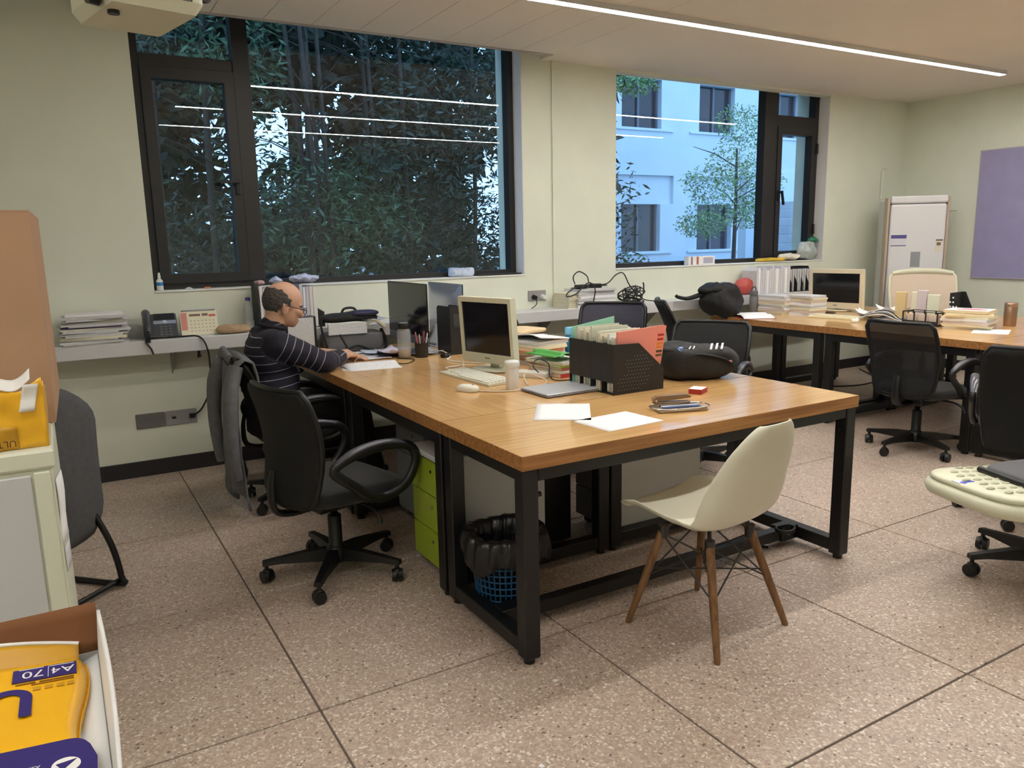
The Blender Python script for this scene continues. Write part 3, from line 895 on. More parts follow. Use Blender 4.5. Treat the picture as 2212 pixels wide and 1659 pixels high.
obj('seat_shell', MB().sq((.14, 0, .372), (.36, .27, .05), .7, .55, 36, 10, lambda q: Vector((q.x, q.y, q.z * (1 if q.z > 0 else 1.2) + .03 * max(0, q.x / .36)))), M_creamp, cs)
pad = obj('seat_pad', MB().sq((.16, 0, .415), (.32, .245, .02), .5, .5, 36, 8, lambda q: Vector((q.x, q.y, q.z + .025 * max(0, q.x / .32)))), M_creamp, cs)
dm = MB()
for i in range(9):
    for j in range(8):
        x = -.05 + i * .055 + (.0275 if j % 2 else 0); y = -.2 + j * .057
        if x > .42 or (x - .16) ** 2 / .31 ** 2 + y * y / .24 ** 2 > .95: continue
        dm.sq((x, y, .4345 + .025 * max(0, (x - .16) / .32)), (.02, .011, .006), 1, 1, 10, 6)
dots = obj('perforation', dm, M_cgrey, pad); dots['kind'] = 'stuff'
obj('label', MB().box(.40, .47, -.05, -.005, .451, .4525), mat('label_white', (225, 225, 235), .5), pad)
obj('label_mark', MB().cyl((.45, -.012, .4525), (.45, -.012, .4535), .012, n=16).box(.40, .438, -.018, -.006, .4525, .4535), mat('label_blue', (48, 62, 200), .5), pad)
cu = obj('cushion', MB().sq((.02, .06, .455), (.22, .20, .022), .4, .3, 30, 10, lambda q: q + wob(q, 9, .012)), mat('cushion_grey', (96, 96, 100), .7, bump=.3, bscale=25), cs)
obj('cushion_edge', MB().tube([(.235, -.14, .452), (.25, .05, .452), (.24, .255, .45), (.0, .268, .448), (-.19, .26, .45)], .014, 8), M_blackp, cu)
obj('backrest', MB().sheet(lambda u, v: (-.22 - .12 * v + .05 * (1 - math.cos((u - .5) * 2.4)), (u - .5) * .48 * (1 - .12 * v), .40 + .5 * v), 14, 12, .03), M_creamp, cs)

# ------------------------------------------------------------------ white moulded shell chair
M_shell = mat('shell_white', (226, 224, 205), .34)
M_beech = wood_mat('beech_leg', 2, (140, 102, 66), (110, 78, 48), .4)
M_wire = mat('wire_steel', (70, 68, 66), .35, .6)
wc = thing('shell_chair', 'white moulded shell chair with four splayed wooden legs in front of the oak end table', 'chair', (1.99, 1.985, 0), R(WC_ROT) if 'WC_ROT' in globals() else R(98.6))
def shell(u, v):
    """u across, v from the seat front lip to the top of the back"""
    prof = [(0, .265, .425), (.05, .262, .443), (.12, .235, .452), (.3, .12, .440), (.45, 0, .424), (.56, -.10, .424), (.64, -.165, .448), (.70, -.20, .495), (.78, -.225, .57), (.88, -.25, .68), (.96, -.275, .775), (1, -.29, .83)]
    for (a, xa, za), (b_, xb, zb) in zip(prof[:-1], prof[1:]):
        if v <= b_ + 1e-9:
            k = (v - a) / (b_ - a); k2 = k
            x = xa + (xb - xa) * k2; z = za + (zb - za) * k2; break
    wd = [(0, .14), (.05, .19), (.15, .222), (.35, .232), (.55, .232), (.66, .238), (.75, .235), (.85, .215), (.93, .18), (.98, .13), (1, .085)]
    for (a, wa), (b_, wb_) in zip(wd[:-1], wd[1:]):
        if v <= b_ + 1e-9:
            hw = wa + (wb_ - wa) * (v - a) / (b_ - a); break
    s = (u - .5) * 2
    y = hw * math.sin(s * PI / 2 * .92) / math.sin(PI / 2 * .92)
    c = abs(s) ** 2.4
    kx = max(0, min(1, (v - .45) / .25)); kz = 1 - kx
    fl_ = min(1, v / .24)
    lift = c * fl_
    z += lift * (.055 * kz + .035 * kx * kz * 4 * .5)
    x += lift * (.085 * kx) * (1 if v < .8 else max(.25, 1 - (v - .8) * 3))
    return (x, y, z)
me_s = MB().sheet(lambda u, v: shell(u, v), 24, 44, -.007).mesh('shell', M_shell)
so = bpy.data.objects.new('shell', me_s); C.objects.link(so); so.parent = wc
md = so.modifiers.new('s', 'SUBSURF'); md.levels = 1; md.render_levels = 1
tops = [(.11, .12), (.11, -.12), (-.10, .12), (-.10, -.12)]
feet = [(.195, .21), (.195, -.205), (-.205, .205), (-.205, -.21)]
for (a, b_), (c, d) in zip(tops, feet):
    obj('leg', MB().tube([(c, d, 0), (c * .97 + a * .03, d * .97 + b_ * .03, .02), ((a + c) / 2, (b_ + d) / 2, .19), (a, b_, .375)], [.0105, .012, .0155, .0165], 12), M_beech, wc)
    obj('leg_bracket', MB().tube([(a * .99, b_ * .99, .34), (a * .9, b_ * .9, .385), (a * .7, b_ * .7, .412)], .0075, 8).cyl((a, b_, .345), (a, b_, .392), .0185, n=12), M_wire, wc)
def at_h(i, z):
    k = z / .375
    return (feet[i][0] + (tops[i][0] - feet[i][0]) * k, feet[i][1] + (tops[i][1] - feet[i][1]) * k, z)
for i, j in ((0, 1), (1, 3), (3, 2), (2, 0)):
    obj('brace_wire', MB().tube([at_h(i, .36), at_h(j, .19)], .0035, 6).tube([at_h(j, .36), at_h(i, .19)], .0035, 6), M_wire, wc)
for i, j in ((0, 3), (1, 2)):
    obj('brace_wire', MB().tube([at_h(i, .22), at_h(j, .22)], .003, 6), M_wire, wc)

# ------------------------------------------------------------------ low white cabinet and grey chair at the left
M_cabw = mat('cabinet_enamel', (214, 217, 198), .4)
M_cabp = mat('cabinet_panel', (196, 198, 200), .35)
cb_ = thing('low_cabinet', 'pale enamelled cabinet at the left edge with a cardboard box on it', 'cabinet', (-.04, 1.99, 0))
obj('body', MB().rbox(-.43, -.006, .006, .92, 0, .955, .004), M_cabw, cb_)
obj('top', MB().rbox(-.45, 0, 0, .925, .956, 1.0, .006), M_cabw, cb_)
obj('end_panel', MB().rbox(-.38, -.05, .000, .0055, .06, .945, .003), M_cabp, cb_)
obj('corner_strip', MB().rbox(-.045, -.012, -.001, .0055, .01, .95, .003), M_cabw, cb_)
lb = obj('paper_tag', MB().sheet(lambda u, v: (-.005 + .012 * u + .002 * math.sin(6 * v), .03 + .09 * u, .92 - .16 * v), 4, 6, .001), M_paper, cb_)
obj('paper_tag', MB().sheet(lambda u, v: (-.005 + .010 * u, .05 + .07 * u, .745 - .06 * v), 3, 3, .001), M_paper_g, cb_)

gc = thing('folding_chair', 'grey upholstered chair with black sled legs between the cabinet and the window wall', 'chair', (-.265, 3.62, 0), R(-46))
M_grey = mat('grey_upholstery', (84, 84, 86), .9, var=.12, scale=40, bump=.15, bscale=260)
obj('seat', MB().sq((-.02, 0, .40), (.25, .24, .045), .5, .45, 28, 10), M_grey, gc)
def gb(u, v):
    y = (u - .5) * 2; z = .25 + .67 * v
    hw = .29 * (1 - .75 * max(0, (v - .7) / .3) ** 2.2) * (1 - .25 * max(0, (.2 - v) / .2) ** 2)
    return (.26 - .03 * v - .05 * y * y + .05 * v * v, y * hw, z)
obj('backrest', MB().sheet(gb, 18, 18, .06), M_grey, gc)
for s in (-1, 1):
    lg = MB().tube([(.20, s * .22, .36), (.27, s * .235, .2), (.30, s * .24, .05), (.275, s * .24, .016), (-.2, s * .24, .016)], .013, 8)
    obj('leg', lg, M_blackp, gc)
obj('cross_bar', MB().tube([(.285, -.24, .03), (.285, .24, .03)], .012, 8), M_blackp, gc)

# ------------------------------------------------------------------ air conditioner and notice board at the far right
ac = thing('air_conditioner', 'tall white floor-standing air conditioner in the far right corner', 'air conditioner', (7.54, 4.76, 0), R(-41))
M_acw = mat('ac_white', (222, 222, 224), .3)
M_acb = mat('ac_beige_trim', (184, 166, 148), .4)
obj('rear_case', MB().rbox(-.27, .27, .02, .36, 0, 1.78, .02), mat('ac_case', (206, 208, 208), .4), ac)
obj('front_panel', MB().rbox(-.26, .26, -.05, .019, .04, 1.72, .02, 3), M_acw, ac)
obj('top_panel', MB().rbox(-.265, .265, -.052, .019, 1.728, 1.80, .015, 3), M_acw, ac)
for s in (-1, 1):
    obj('side_trim', MB().rbox(min(s * .265, s * .29), max(s * .265, s * .29), -.03, .09, .03, 1.79, .006), M_acb, ac)
obj('base', MB().rbox(-.27, .27, -.04, .02, 0, .038, .008), M_pedg, ac)
obj('display', MB().rbox(-.05, .04, -.0525, -.0495, 1.10, 1.25, .002), mat('ac_display', (150, 152, 156), .25), ac)
obj('sticker', MB().box(-.245, -.10, -.0525, -.0502, 1.31, 1.42), mat('sticker_white', (214, 214, 222), .5), ac)
obj('sticker_band', MB().box(-.245, -.10, -.0535, -.0526, 1.385, 1.42).box(-.245, -.10, -.0535, -.0526, 1.31, 1.318), mat('sticker_violet', (84, 80, 140), .5), ac)
obj('energy_label', MB().box(.175, .24, -.0525, -.0502, 1.25, 1.37), mat('sticker_cream', (222, 214, 196), .5), ac)
obj('energy_bar', MB().box(.175, .24, -.0535, -.0526, 1.355, 1.37).box(.185, .222, -.0535, -.0526, 1.31, 1.34), mat('sticker_dark', (110, 96, 90), .5), ac)
obj('pipe', MB().tube([(.29, .2, 1.66), (.38, .2, 1.66), (.44, .24, 1.66)], .012, 8), M_cabw, ac)
nb = thing('notice_board', 'lavender notice board on the far right wall', 'board', (XR - .0005, 4.52, .98))
obj('felt', MB().box(-.022, -.004, -2.2, 0, 0, 1.245), mat('lavender_felt', (156, 152, 190), .95, var=.05, scale=6), nb)
obj('edge', MB().box(-.024, 0, -2.2, .0, -.012, -.0005).box(-.024, 0, .0005, .012, -.012, 1.257).box(-.024, 0, -2.2, 0, 1.2455, 1.257), mat('board_edge', (176, 172, 186), .5), nb)
cd = thing('wall_conduit', 'thin painted conduit bend on the wall above the air conditioner', 'conduit', (7.78, WY, 1.8))
obj('pipe', MB().tube([(0, -.016, 0), (0, -.016, .26), (.02, -.016, .30), (.06, -.016, .31)], .014, 8), M_wall, cd)

# ------------------------------------------------------------------ projector
pj = thing('projector', 'white ceiling projector at the top left with a black cable', 'projector', (.30, 2.64, 2.10), R(13))
M_pj = mat('projector_white', (206, 206, 184), .45)
obj('body', MB().rbox(-.135, .135, -.17, .17, 0, .095, .03, 4), M_pj, pj)
vt = MB()
for i in range(14):
    for j in range(5): vt.box(-.035 + i * .0095, -.028 + i * .0095, -.1725, -.1695, .03 + j * .011, .036 + j * .011)
v_ = obj('vent', vt, mat('vent_dark', (88, 90, 76), .6), pj); v_['kind'] = 'stuff'
ln = MB().cyl((-.155, -.08, .042), (-.128, -.08, .042), .040, .043, n=28)
l_ = obj('lens_ring', ln, M_blackg, pj)
obj('lens', MB().sq((-.155, -.08, .042), (.008, .030, .030), 1, 1, 20, 10), M_blackg, l_)
obj('foot', MB().cyl((-.085, -.06, -.010), (-.085, -.06, .001), .016, n=14), M_blackp, pj)
obj('mount_pole', MB().cyl((0, 0, .095), (0, 0, .72), .018, n=14).cyl((0, 0, .70), (0, 0, .719), .06, n=18), M_white, pj)
obj('cable', MB().tube([(.134, -.1, .06), (.165, -.1, .058), (.185, -.09, .075), (.19, -.085, .11), (.17, -.08, .16), (.12, -.06, .25), (.05, -.03, .45), (.02, -.01, .70)], .005, 6).tube([(.134, -.08, .055), (.155, -.08, .055), (.172, -.07, .09), (.165, -.07, .14), (.1, -.05, .3)], .004, 6), M_blackp, pj)
# ------------------------------------------------------------------ helpers for small things
def sheet_pts(c, w_, h, rz, z, curl=0.0, seed=0, n=8, lift=None):
    """a single sheet lying at z, a little curled"""
    cx, cy = c; ca, sa = math.cos(rz), math.sin(rz)
    def f(u, v):
        x, y = (u - .5) * w_, (v - .5) * h
        dz = curl * ((u - .5) ** 2 + (v - .5) ** 2) * 4 + (lift(u, v) if lift else 0)
        if curl: dz += .3 * curl * noise.noise(Vector((u * 3 + seed, v * 3, seed)))
        return (cx + x * ca - y * sa, cy + x * sa + y * ca, z + max(0, dz))
    return MB().sheet(f, n, n, .0008)
def paper(label, c, w_, h, rz, z=DZ + .0012, m=None, curl=0.0, seed=0, group=None, name='paper_sheet', cat='paper', lift=None):
    """origin at the sheet's middle, geometry in local coordinates"""
    mb = sheet_pts((0, 0), w_, h, 0, 0, curl, seed, lift=lift)
    return one(name, label, cat, mb, m or M_paper, (c[0], c[1], z), rz, group)
def slab(w_, d, h, seed=0, r=.002):
    """bundle of sheets, slightly fanned edges"""
    rnd = random.Random(seed)
    m = MB(); n = max(2, int(h / .006)); z = 0
    for k in range(n):
        dz = h / n
        ox, oy = rnd.uniform(-1, 1) * .004, rnd.uniform(-1, 1) * .004
        m.box(-w_ / 2 + ox, w_ / 2 + ox, -d / 2 + oy, d / 2 + oy, z, z + dz * .93); z += dz
    return m
def stack(name, label, cat, c, z, items, group):
    """items: (w, d, h, material, rz, dx, dy)"""
    for k, (w_, d, h, m, rz, dx, dy) in enumerate(items):
        one(name, label % from_top(k, len(items)) if isinstance(label, str) else label[k], cat, slab(w_, d, h, k + int(c[0] * 100)), m, (c[0] + dx, c[1] + dy, z), rz, group)
        z += h + .0005
    return z

# ------------------------------------------------------------------ near end table
paper('blank white sheet farther from the edge at the left of the end table', (1.737, 2.560), .225, .31, R(-35))
paper('blank white sheet lying diagonally at the front edge of the end table', (1.815, 2.298), .28, .215, R(4))
# pencil tin and stapler
M_tin = mat('tin_beige', (168, 150, 128), .35, .3)
pt_ = thing('pencil_tin', 'flat beige metal tin with pens lying on the end table under a brown stapler', 'tin', (2.142, 2.312, DZ), R(-19))
obj('tray', MB().rbox(-.105, .105, -.05, .05, 0, .014, .006), M_tin, pt_)
obj('rim', MB().tube([(-.1, -.046, .016), (.1, -.046, .016), (.1, .046, .016), (-.1, .046, .016)], .003, 6, True), M_chrome, pt_)
for k, (y, c) in enumerate(((-.03, (90, 110, 160)), (-.012, (200, 200, 205)), (.006, (60, 60, 64)))):
    obj('pen', MB().cyl((-.085, y, .019), (.07, y + .004, .019), .0045, n=10).cyl((.07, y + .004, .019), (.082, y + .0044, .019), .0045, .001, n=10), mat('pen_%d' % k, c, .35), pt_)
M_brown = mat('stapler_brown', (134, 104, 72), .4)
sp_ = thing('stapler', 'brown stapler resting open on the beige pencil tin', 'stapler', (2.125, 2.345, DZ + .0245), R(-24))
obj('base', MB().rbox(-.075, .08, -.017, .017, 0, .008, .004), M_brown, sp_)
obj('arm', MB().prism([(-.075, .009), (.078, .022), (.082, .030), (.06, .037), (-.06, .032), (-.078, .022)], -.015, .015, 'xz'), M_brown, sp_)
obj('hinge', MB().cyl((-.066, -.019, .014), (-.066, .019, .014), .005, n=10), M_chrome, sp_)
rb = thing('eraser_box', 'small red and white paper box on the end table beside the black backpack', 'box', (2.455, 2.53, DZ), R(27))
obj('box', MB().rbox(-.043, .043, -.03, .03, 0, .022, .0015), mat('red_card', (168, 40, 32), .5), rb)
obj('label', MB().box(-.043, .03, -.03, .03, .0222, .0232), M_paper, rb)

# magazine file rack with folders
M_fileb = mat('file_black', (28, 28, 30), .5, bump=.05, bscale=400)
fr = thing('magazine_rack', 'black perforated four-slot magazine rack full of folders on the first island', 'file rack', (2.104, 2.697, DZ))
prof = [(0, 0), (.293, 0), (.293, .098), (.146, .225), (0, .229)]
for k in range(5):
    y = k * .0845
    obj('side_panel', MB().prism(prof, y, y + .004, 'xz'), M_fileb, fr)
for k in range(4):
    y = k * .0845 + .0045
    obj('spine_panel', MB().box(0, .004, y, y + .0795, .055, .229), M_fileb, fr)
    obj('bottom', MB().box(.004, .29, y, y + .0795, 0, .004), M_fileb, fr)
dots = MB()
for i in range(16):
    for j in range(13):
        x, z = .03 + i * .0165 + (.008 if j % 2 else 0), .02 + j * .0165
        if z < .205 - max(0, x - .14) * .78 and x < .28 and abs(x - z - .04) < .09 + .03 * math.sin(j):
            dots.cyl((x, -.0008, z), (x, .0002, z), .0032, n=6)
d_ = obj('perforation', dots, mat('file_hole', (96, 92, 86), .7), fr); d_['kind'] = 'stuff'
rnd = random.Random(3)
cols = [(214, 216, 196), (226, 224, 210), (200, 204, 186), (232, 232, 226), (190, 186, 164), (222, 214, 190)]
y = 2.713
k = 0
while y < 3.02:
    slot = (y - 2.697) / .0845
    if (slot % 1) > .82 or (slot % 1) < .07: y += .008; continue
    if y < 2.735 and k == 0:
        pk = thing('pink_folder', 'salmon pink folder with coloured index print at the near side of the magazine rack', 'folder', (2.14, y, DZ + .006))
        obj('cover', MB().prism([(.0, .0), (.232, .0), (.285, .285), (.262, .288), (.0, .275)], 0, .010, 'xz'), mat('pink_card', (226, 140, 128), .55), pk)
        for q, (z, c) in enumerate(((.245, (170, 40, 30)), (.225, (170, 40, 30)), (.205, (214, 130, 40)), (.190, (214, 130, 40)), (.170, (70, 62, 30)), (.152, (96, 84, 40)), (.12, (206, 140, 96)), (.09, (112, 84, 140)))):
            x = .238 + (z - .15) * .14
            obj('index_mark', MB().box(x - .018, x + .018, -.0008, -.0001, z - .006, z + .005), mat('mark_%d' % q, c, .6), pk)
        obj('lettering', MB().box(.02, .10, -.0008, -.0001, .196, .2).box(.02, .09, -.0008, -.0001, .18, .184).box(.02, .07, -.0008, -.0001, .163, .167), mat('mark_ink', (150, 70, 70), .6), pk)
        y += .013; k += 1; continue
    th = rnd.uniform(.009, .018); w_ = rnd.uniform(.215, .262); h = rnd.uniform(.235, .275) + (.02 if y > 2.86 else 0)
    x0 = 2.112 + rnd.uniform(0, .02)
    m = mat('folder_%d' % (k % 6), cols[k % 6], .75, var=.08, scale=30)
    mb = MB().box(0, .0015, 0, th, 0, h)
    nsh = 4
    for q in range(nsh):
        mb.box(.001, w_ - rnd.uniform(0, .012), q * th / nsh, (q + .86) * th / nsh, 0, h - rnd.uniform(.001, .014))
    one('document_folder', 'pale paper folder in the black magazine rack, %s behind the pink folder' % ('first' if k == 1 else ORD[k - 1]), 'folder', mb, m, (x0, y, DZ + .006), 0, 'folders in the magazine rack')
    y += th + rnd.uniform(.002, .006); k += 1
one('green_folder', 'pale green edged folder standing highest at the back of the magazine rack', 'folder', MB().prism([(0, 0), (.25, 0), (.25, .31), (0, .275)], 0, .006, 'xz'), mat('mint_card', (150, 205, 180), .6), (2.115, 3.026, DZ + .006))

# grey closed laptop
lp = thing('laptop', 'closed silver laptop lying beside the black magazine rack', 'laptop', (1.995, 2.93, DZ))
obj('base', MB().rbox(-.168, .168, -.114, .114, .003, .010, .006), mat('laptop_grey', (150, 152, 160), .35, .4), lp)
obj('lid', MB().rbox(-.168, .168, -.114, .114, .0105, .018, .006), mat('laptop_silver', (196, 198, 206), .32, .3), lp)
obj('foot', MB().box(-.15, -.13, -.1, .1, 0, .003).box(.13, .15, -.1, .1, 0, .003), M_blackp, lp)

# black sports backpack
M_bag = mat('nylon_black', (22, 22, 23), .72, var=.2, scale=20, bump=.3, bscale=40)
bp_ = thing('backpack', 'black nylon backpack with white stripes lying on the first island beside the magazine rack', 'bag', (2.735, 2.835, DZ), R(-20))
def bagf(q):
    k = .78 - .22 * q.x / .19
    return Vector((q.x, q.y * (1 - .1 * q.x / .19), (q.z + .0) * (k + .25))) + wob(q, 11, .022)
obj('body', MB().sq((0, 0, .083), (.195, .135, .078), .62, .6, 40, 20, bagf), M_bag, bp_)
obj('top_pocket', MB().sq((-.06, -.02, .145), (.125, .085, .026), .7, .6, 28, 12, lambda q: q + wob(q, 14, .012)), M_bag, bp_)
M_wstripe = mat('stripe_white', (230, 230, 232), .5)
for k in range(3):
    x = .02 + k * .028
    obj('stripe', MB().sheet(lambda u, v, x=x: (x + .012 * u + .03 * v, -.105 + .05 * v, .150 + .022 * v), 2, 4, -.002), M_wstripe, bp_)
obj('badge', MB().sheet(lambda u, v: (-.115 + .04 * math.cos(u * 2 * PI) * v * .6, -.098 + .02 * math.sin(u * 2 * PI) * v, .158 + .009 * math.sin(u * 2 * PI) * v), 16, 2, -.002), mat('badge_blue', (120, 150, 215), .5), bp_)
obj('badge_stroke', MB().bar((-.085, -.104, .158), (-.07, -.086, .168), .007, .003).bar((-.065, -.104, .158), (-.05, -.086, .168), .007, .003), M_wstripe, bp_)
obj('zip_pull', MB().rbox(.115, .135, -.118, -.108, .085, .094, .002), mat('pull_pink', (200, 140, 145), .5), bp_)
for s in (-1, 1):
    obj('strap', MB().tube([(-.17, .07 * s, .11), (-.05, .13 * s, .135), (.1, .12 * s, .1), (.16, .09 * s, .04)], .012, 8, flat=.4), M_bag, bp_)
obj('buckle', MB().sq((-.178, -.06, .09), (.01, .008, .008)), M_chrome, bp_)

# white lidded tumbler, keyboard, mouse, old monitor
tb = thing('tumbler', 'white plastic tumbler with lid standing in front of the cream monitor', 'cup', (1.826, 3.115, DZ))
obj('cup', MB().lathe([(.028, 0), (.03, .003), (.0315, .06), (.033, .105)], 24), mat('tumbler_white', (222, 220, 216), .35), tb)
obj('lid', MB().lathe([(.0345, .1055), (.036, .108), (.036, .128), (.033, .134), (.02, .137)], 24), mat('tumbler_lid', (215, 218, 212), .35), tb)
M_keyw = mat('keyboard_cream', (212, 210, 190), .45)
M_key = mat('key_cream', (226, 225, 212), .4)
def keyboard(label, c, rz, L=.46, W_=.15, m1=None, m2=None):
    t = thing('keyboard', label, 'keyboard', (c[0], c[1], DZ), rz)
    obj('case', MB().prism([(-W_ / 2, 0), (W_ / 2, 0), (W_ / 2, .022), (-W_ / 2, .012)], -L / 2, L / 2, 'xz'), m1 or M_keyw, t, bevel=.003)
    ks = MB()
    for r_ in range(6):
        x = -W_ / 2 + .016 + r_ * .0212
        z = .0125 + (x + W_ / 2) / W_ * .010
        y = -L / 2 + .012
        if r_ == 0: spans = [.018] * 3 + [.13] + [.018] * 5
        else: spans = [.0168] * 21
        for s in spans:
            if y + s > L / 2 - .01: break
            ks.rbox(x - .0085, x + .0085, y, y + s - .0022, z - .002, z + .006, .0022, 1); y += s + .0035
    kk = obj('keys', ks, m2 or M_key, t); kk['kind'] = 'stuff'
    return t
keyboard('cream keyboard in front of the cream monitor on the first island', (1.818, 3.475), R(3), .50)
def mouse(label, loc, rz, m):
    t = thing('mouse', label, 'mouse', loc, rz)
    obj('shell', MB().sq((0, 0, .012), (.058, .031, .022), .8, .8, 28, 14, lambda q: Vector((q.x, q.y, max(q.z, -.0118)))), m, t)
    obj('wheel', MB().cyl((-.028, -.003, .029), (-.028, .003, .029), .007, n=14), mat('wheel_grey', (150, 150, 150), .5), t)
    return t
mouse('cream mouse beside the cream keyboard near the desk edge', (1.625, 3.185, DZ), R(120), M_key)
M_mon = mat('monitor_cream', (206, 206, 186), .4)
M_scr = mat('screen_off', (24, 24, 27), .12)
def monitor(label, c, ang, W_, z0, z1, mbez=None, bz=.022, chin=.05, tilt=0.0, logo=True):
    """screen faces local -x"""
    t = thing('monitor', label, 'monitor', (c[0], c[1], DZ), ang)
    h = z1 - z0; zc = z0 - DZ
    mbez = mbez or M_mon
    M_ = tr(0, 0, zc) @ rot('Y', tilt)
    b = MB(); b.M = M_
    b.box(-.02, .02, -W_ / 2, -W_ / 2 + bz, 0, h); b.box(-.02, .02, W_ / 2 - bz, W_ / 2, 0, h)
    b.box(-.02, .02, -W_ / 2 + bz, W_ / 2 - bz, 0, chin); b.box(-.02, .02, -W_ / 2 + bz, W_ / 2 - bz, h - bz * 1.2, h)
    obj('bezel', b, mbez, t)
    s = MB(); s.M = M_; s.box(-.012, .012, -W_ / 2 + bz, W_ / 2 - bz, chin, h - bz * 1.2)
    obj('screen', s, M_scr, t)
    k = MB(); k.M = M_; k.add([(.02, -W_ / 2 + .004, .004), (.02, W_ / 2 - .004, .004), (.02, W_ / 2 - .004, h - .004), (.02, -W_ / 2 + .004, h - .004), (.06, -W_ / 2 + .05, .04), (.06, W_ / 2 - .05, .04), (.06, W_ / 2 - .05, h - .05), (.06, -W_ / 2 + .05, h - .05)],
          [(4, 5, 6, 7), (0, 1, 5, 4), (1, 2, 6, 5), (2, 3, 7, 6), (3, 0, 4, 7)])
    obj('rear_shell', k, mbez, t)
    obj('neck', MB().rbox(.03, .075, -.04, .04, .012, zc + h * .45, .008), mbez, t)
    obj('foot', MB().sq((.03, 0, .007), (.10, .13, .007), .4, .8, 32, 6), mbez, t)
    if logo:
        g = MB(); g.M = M_; g.box(-.0206, -.02, -.02, .02, chin * .45, chin * .62)
        obj('badge', g, mat('badge_grey', (130, 130, 120), .4), t)
    return t
monitor('cream square monitor with dark screen behind the cream keyboard on the first island', (2.0, 3.64), R(14), .41, .795, 1.15, tilt=-4)
monitor('cream square monitor with dark screen on the far island beside the book stack', (6.15, 4.60), R(8.5), .51, .775, 1.13, mat('monitor_ivory', (222, 212, 186), .4), bz=.03, chin=.055, tilt=-3)

# two large slim desktop computers back to back
M_silver = mat('aluminium_silver', (184, 188, 198), .3, .7)
def imac(label, c, ang, W_, h, lab_m, z0=.80):
    t = thing('all_in_one_computer', label, 'computer', (c[0], c[1], DZ), ang)
    z = z0 - DZ
    ch = h * .14
    obj('screen', MB().rbox(-.008, 0, -W_ / 2, W_ / 2, z + ch + .001, z + h, .004), M_scr, t)
    obj('chin', MB().rbox(-.008, 0, -W_ / 2, W_ / 2, z, z + ch, .004), mat('chin_grey', (136, 138, 146), .35, .3), t)
    def bk(u, v):
        y = (u - .5) * 2; w2 = (v - .5) * 2
        return (.001 + .045 * max(0, 1 - y ** 4) * max(0, 1 - w2 ** 4), -y * W_ / 2, z + v * h)
    obj('rear_shell', MB().sheet(bk, 16, 12, 0), M_silver, t)
    obj('stand', MB().sheet(lambda u, v: ((.055 - .0 * v) + (.08 * (1 - v) ** 2 if v < 1 else 0) - .02, (u - .5) * .16, .006 + v * (z + h * .42)), 6, 10, .006), M_silver, t)
    obj('foot', MB().rbox(-.06, .125, -.085, .085, 0, .006, .004), M_silver, t)
    return t
imac('large black screened silver computer facing the writing man', (1.985, 4.72), 0, .64, .39, None)
ia = imac('silver computer seen from behind, back to back with the black screen', (2.29, 4.79), PI, .53, .38, None, .79)

# black file rack behind the cream monitor
kr = thing('magazine_rack', 'tall black file rack with its solid back showing, left of the cream monitor', 'file rack', (2.085, 4.30, DZ))
for k in range(4):
    obj('divider', MB().prism([(0, 0), (0, .30), (.012, .305), (.20, .17), (.24, .0)], .0 + k * .06, .004 + k * .06, 'yz') if False else MB().prism([(0, 0), (.19, 0), (.19, .285), (.17, .30), (0, .30)], k * .078, k * .078 + .004, 'yz'), M_fileb, kr)
obj('back', MB().rbox(.0045, .234, .0, .004, .0, .30, .001), M_fileb, kr)
obj('base', MB().box(.0045, .233, .005, .19, 0, .004), M_fileb, kr)
for k in range(3):
    obj('label_holder', MB().rbox(.02 + k * .072, .072 + k * .072, -.003, -.0002, .17, .25, .001), mat('label_clear', (52, 52, 54), .25), kr)
for k in range(5):
    one('document_folder', 'folder in the tall black file rack, %s' % from_left(k), 'folder', MB().box(0, .010, 0, .15, 0, .24 + .012 * (k % 3)), M_paper_g, (2.098 + k * .042, 4.312, DZ + .0055), 0, 'folders in the tall black rack')

# glass bottle, pen cup
gb_ = thing('glass_bottle', 'clear glass bottle with black lid beside the pen cup', 'bottle', (1.817, 4.40, DZ))
obj('glass', MB().lathe([(.038, 0), (.042, .004), (.043, .06), (.043, .155), (.036, .172), (.034, .178)], 24), clear_mat('bottle_glass', (190, 196, 200), .34), gb_)
obj('tea', MB().lathe([(.036, .006), (.039, .01), (.039, .05), (.01, .052)], 20), mat('tea_amber', (170, 140, 104), .3), gb_)
obj('lid', MB().lathe([(.037, .1785), (.039, .181), (.039, .208), (.036, .213)], 24), M_blackp, gb_)
obj('lid_disc', MB().lathe([(.030, .2135), (.030, .2145)], 24), mat('lid_silver', (200, 200, 212), .25, .6), gb_)
pc_ = thing('pen_cup', 'black wire mesh pen cup beside the glass bottle', 'pen cup', (1.907, 4.345, DZ))
cm = MB()
cm.lathe([(.038, .0), (.040, .003), (.042, .088), (.043, .09)], 24, capt=False)
obj('cup', cm, M_fileb, pc_)
for k, (a, b_, c, hh) in enumerate(((.02, .01, (172, 60, 76), .155), (-.02, .015, (190, 190, 196), .15), (.0, -.02, (52, 52, 60), .16), (-.012, -.008, (205, 190, 160), .14), (.025, -.012, (214, 214, 218), .145), (-.028, -.004, (186, 88, 108), .15))):
    one('pen', ['red pen standing in the black mesh pen cup', 'grey pen standing in the black mesh pen cup', 'black pen standing tallest in the black mesh pen cup', 'wooden pencil standing in the black mesh pen cup', 'white pen standing in the black mesh pen cup', 'pink pen standing in the black mesh pen cup'][k], 'pen',
        MB().cyl((0, 0, 0), (a * .8, b_ * .8, hh - .01), .0042, n=8).cyl((a * .8, b_ * .8, hh - .01), (a * .86, b_ * .86, hh), .0042, .0015, n=8), mat('cup_pen_%d' % k, c, .4), (1.907 + a * .55, 4.345 + b_ * .55, DZ + .004))

